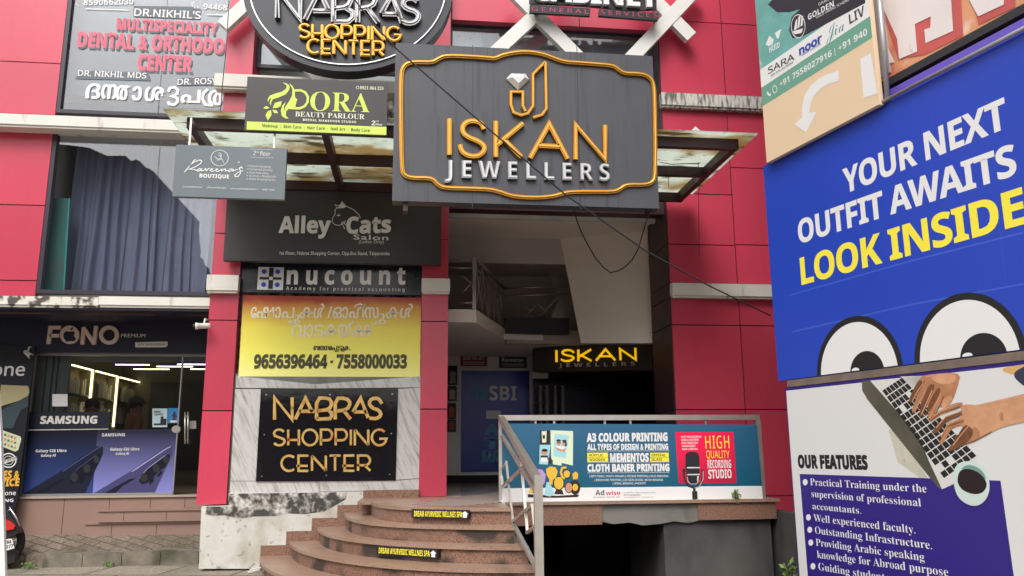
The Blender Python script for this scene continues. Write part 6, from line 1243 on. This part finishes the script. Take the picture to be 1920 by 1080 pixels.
b = MB(); b.px(B1, smooth(zl_([(850, 775), (900, 735), (975, 750), (1030, 800), (1045, 860), (985, 785), (900, 762)])), .0275); part('cup_inside_picture', b, mat('cup_inner_ink', C(120, 160, 150)), FB)
# arrow board
AB = thing('arrow_hoarding', 'beige and green direction board with a curved white arrow and jewellery brand names', 'hoarding', B0.pt(.7, 4.55, .08))
zr_ = lambda p: Z(3.4836, 1420, 0, p); pA = Plane(B0.pt(0, 0, .07), -bd, nb); pB = Plane(pA.o, -bd, nb); pB.n = nb*.22; e0, e1 = pA.uv(1430, 200)[0], pA.uv(1640, 110)[0]; zab = pA.uv(1540, 252)[1]
b = MB(); b.prism(pA, uvr(e0, e1, zab, 7.0), -.05, 0); part('sheet', b, mat('peach_vinyl', C(232, 205, 172), rough=.5), AB)
def band(ya, yb_, mm, name, w):                               # strip between two heights given at the left edge
    b = MB(); b.flat(pB, uvr(e0+.002, e1-.002, ya, yb_), w); part(name, b, mm, AB)
zh_ = lambda y: pA.uv(*zr_([(25, y)])[0])[1]
band(zh_(700), zh_(575), mat('sage_vinyl', C(110, 165, 145), rough=.5), 'green_strip', .004); band(zh_(575), zh_(452), M['white'], 'white_strip', .004)
band(zh_(452), 6.95, mat('teal_wall_print', C(112, 176, 170), rough=.5, var=.2, vscale=6, stains=[(C(225, 235, 230), 3, (1, 1, 1), .6, .7, .8), (C(40, 46, 56), 2, (1, 1, 1), .6, .66, .9)]), 'teal_picture', .004)
b = MB(); b.px(pB, zr_([(208, 200), (225, 110), (280, 60), (420, -30), (700, -160), (706, 20), (285, 245), (230, 250)]), .007); b.px(pB, zr_([(70, 30), (150, -60), (300, -200), (420, -250), (420, -30), (280, 60), (210, 80), (130, 80)]), .006); part('black_tab', b, mat('charcoal_print', C(44, 44, 52)), AB)
b = MB(); b.text(pB, 'GOLDEN', *zr_([(333, 132)])[0], *zr_([(502, 40)])[0], 11, 'b', .01); b.text(pB, 'GOLD SAVING SCHEME', *zr_([(385, 122)])[0], *zr_([(600, 5)])[0], 5, 'n', .01); b.text(pB, 'GRAND', *zr_([(400, 38)])[0], *zr_([(490, -8)])[0], 5, 'n', .01); b.ribbon(pB, zr_([(268+45*math.cos(k*math.pi/10), 172+76*math.sin(k*math.pi/10)) for k in range(20)]), 1, .01, closed=True)
for q in ([(240, 200), (250, 140), (262, 120), (258, 190)], [(262, 185), (270, 110), (285, 100), (275, 180)], [(282, 175), (290, 110), (300, 100), (297, 165)], [(232, 205), (300, 185), (290, 215), (245, 225)]): b.px(pB, zr_(q), .01)
b.text(pB, 'HUID', *zr_([(80, 345)])[0], *zr_([(148, 308)])[0], 11, 'b', .008)
for q in ([(55, 290), (80, 232), (108, 262), (100, 285), (75, 302)], [(115, 215), (158, 188), (140, 250), (128, 252)]): b.px(pB, zr_(q), .008)
b.text(pB, '+91 7558027916 | +91 940', *zr_([(148, 570)])[0], *zr_([(720, 225)])[0], 11.5, 'b', .008, off=.0); b.ribbon(pB, zr_([(115+14*math.cos(k*math.pi/6), 583+24*math.sin(k*math.pi/6)) for k in range(12)]), 1, .008, closed=True); b.ribbon(pB, zr_([(65, 600), (72, 615), (88, 622)]), 2.4, .008)
arr = [(533, 462), (532, 528), (470, 548), (420, 575), (370, 630), (345, 690), (342, 738), (388, 730), (320, 866), (242, 812), (292, 768), (292, 700), (310, 620), (350, 560), (400, 515), (460, 485)]
part('white_print', b, M['white'], AB); b = MB(); b.px(pB, zr_(arr), .008); part('arrow', b, M['white'], AB); b = MB(); b.px(pB, zr_([(672, 385), (742, 348), (785, 610), (695, 642)]), .008); part('white_print', b, M['white'], AB)
b = MB(); b.text(pB, 'SARA', *zr_([(72, 485)])[0], *zr_([(244, 388)])[0], 13, 'n', .009, off=.012); b.text(pB, '22K COLLECTIONS', *zr_([(90, 502)])[0], *zr_([(235, 412)])[0], 3.6, 'b', .009); b.text(pB, 'LIV', *zr_([(603, 160)])[0], *zr_([(703, 97)])[0], 19, 'b', .009); part('grey_lettering', b, P_['dkgrey'], AB)
b = MB(); b.text(pB, 'noor', *zr_([(275, 362)])[0], *zr_([(425, 270)])[0], 12.5, 'n', .009, off=.05); b.text(pB, 'DIAMOND COLLECTIONS', *zr_([(290, 368)])[0], *zr_([(415, 292)])[0], 3.2, 'b', .009); part('blue_lettering', b, mat('royal_ink', C(40, 70, 160)), AB)
b = MB(); b.text(pB, 'Jia', *zr_([(452, 262)])[0], *zr_([(570, 196)])[0], 24, 'c', .009, off=-.01); part('teal_lettering', b, mat('teal_ink', C(60, 140, 145)), AB)

# ------------------------------------------------------------------ cables and plants
cab = mat('black_cable', (.02, .02, .022), rough=.6)
def sag(a, c, s, n=16): return [a.lerp(c, i/n)+Vector((0, 0, -s*4*(i/n)*(1-i/n))) for i in range(n+1)]
b = MB(); b.tube([U(640, -40, 7.6), U(665, 0, 7.6), U(705, 50, 7.6), U(745, 93, 7.6), U(900, 228, 7.75), U(1060, 365, 7.9), U(1210, 470, 8.1), U(1330, 536, 8.25), U(1445, 592, 8.4)], .008, 6); solo('overhead_cable', b, cab, 'long thin black cable slanting across the jewellers signboard', 'cable')
b = MB(); b.tube([U(*p, 9.6) for p in Z(4, 820, 370, [(1025, 95), (1045, 170), (1080, 260), (1130, 360), (1190, 460), (1250, 530), (1300, 565), (1360, 550), (1410, 520), (1460, 470), (1510, 380), (1540, 270), (1565, 190), (1585, 140)])], .008, 6); solo('hanging_cable', b, cab, 'black cable hanging in a loop below the jewellers signboard', 'cable')
b = MB(); b.tube([U(*p, 9.3) for p in ((1236, 304), (1258, 308), (1310, 306), (1335, 291), (1340, 285))], .005, 5); b.tube([U(*p, 9.3) for p in ((1309, 305), (1311, 340), (1310, 372), (1311, 480))], .004, 5); b.tube([U(*p, 9.3) for p in ((1255, 310), (1253, 350))], .004, 5); solo('thin_cable', b, cab, 'thin drooping wire below the right end of the canopy', 'cable')
b = MB(); b.tube([U(431, -30, 10.3), U(425, 80, 10.3), U(417, 160, 10.3), U(413, 215, 10.3)], .006, 5); solo('down_cable', b, cab, 'thin black cable running down the left pilaster past the cream band', 'cable')
lf = mat('leaf_green', (.07, .14, .03), rough=.6, var=.3, vscale=20); lf2 = mat('leaf_pale', (.16, .26, .07), rough=.6, var=.3, vscale=20)
def weed(label, base, h, n, size, spread):
    t = thing('weed', label, 'plant', base); b = MB(); base = Vector(base)
    for k in range(3): b.tube([base, base+Vector((random.uniform(-.3, .3)*spread, random.uniform(-.3, .3)*spread, h*.6)), base+Vector((random.uniform(-.6, .6)*spread, random.uniform(-.4, .4)*spread, h))], .004, 5)
    part('stem', b, lf2, t); b = MB(); b.leaves(base+Vector((0, 0, h*.5)), (spread*.6, spread*.6, h*.55), n, size); part('leaves', b, lf2, t); return t
weed('small weed growing from the platform edge before the banner', U(1381, 946, YP-.03), .17, 90, .035, .075)
weed('small weed at the foot of the stair railing', Uz(985, 1078, ZP-4*RISE+.0)+Vector((0, 0, -.02)), .06, 80, .04, .12)
weed('broad leaved weed beside the lower corner of the features board', U(1480, 1092, 8.25), .19, 24, .08, .09)
weed('tuft of weeds on the kerb before the phone shop', Vector((U(60, 1062, ky0).x, ky0-.08, ZG)), .07, 60, .04, .16)
weed('low weed sprouting along the kerb foot before the steps', Vector((U(205, 1062, ky0).x, ky0-.06, ZG)), .05, 40, .035, .14)
# litter
b = MB()
for (x, y) in ((475, 1074), (478, 1070)): p = Uz(x, y, ZG+.01); b.bar(p+Vector((-.06, -.02, .01)), p+Vector((.06, .04, .03)), .03, .012)
solo('stone_litter', b, M['wpaint'], 'white splintered litter lying at the foot of the steps', 'litter')
# ------------------------------------------------------------------ across the street (seen in the window reflections)
OPW = Plane((0, -14, 0), (1, 0, 0), (0, 1, 0))
def mir(x, y):
    p = U(x, y, 2*11.0+14); return (p.x, p.z)
sil = [mir(-700, 180), mir(107, 270), mir(235, 292), mir(262, 302), mir(288, 322), mir(288, 408), mir(309, 428), mir(322, 480), mir(330, 520), mir(345, 538), mir(420, 541)]
rg = [sil[0]]
for a, c in zip(sil[:-1], sil[1:]):
    for k in range(1, 5): rg.append((a[0]+(c[0]-a[0])*k/4+(random.uniform(-.12, .12) if k < 4 else 0), a[1]+(c[1]-a[1])*k/4+(random.uniform(-.14, .14) if k < 4 else 0)))
ol = rg+[(sil[-1][0], ZG), (sil[0][0], ZG)]
OB = thing('opposite_building', 'building across the street behind the camera seen only in the window reflection', 'building', (-12, -14, ZG))
b = MB(); b.prism(OPW, [(u, v) for u, v in ol], -8, 0); part('wall', b, mat('opposite_wall', (.1, .095, .09), rough=.8, var=.3), OB)
OR = thing('opposite_row', 'low row of buildings across the street behind the camera', 'building', (8, -16, ZG))
b = MB(); x0 = sil[-1][0]+.05
for i in range(5): b.box(x0+i*7, x0+i*7+6.8, -24, -15+random.uniform(-.5, .5), ZG, ZG+random.uniform(3.2, 4.6))
part('wall', b, bpy.data.materials['opposite_wall'], OR)
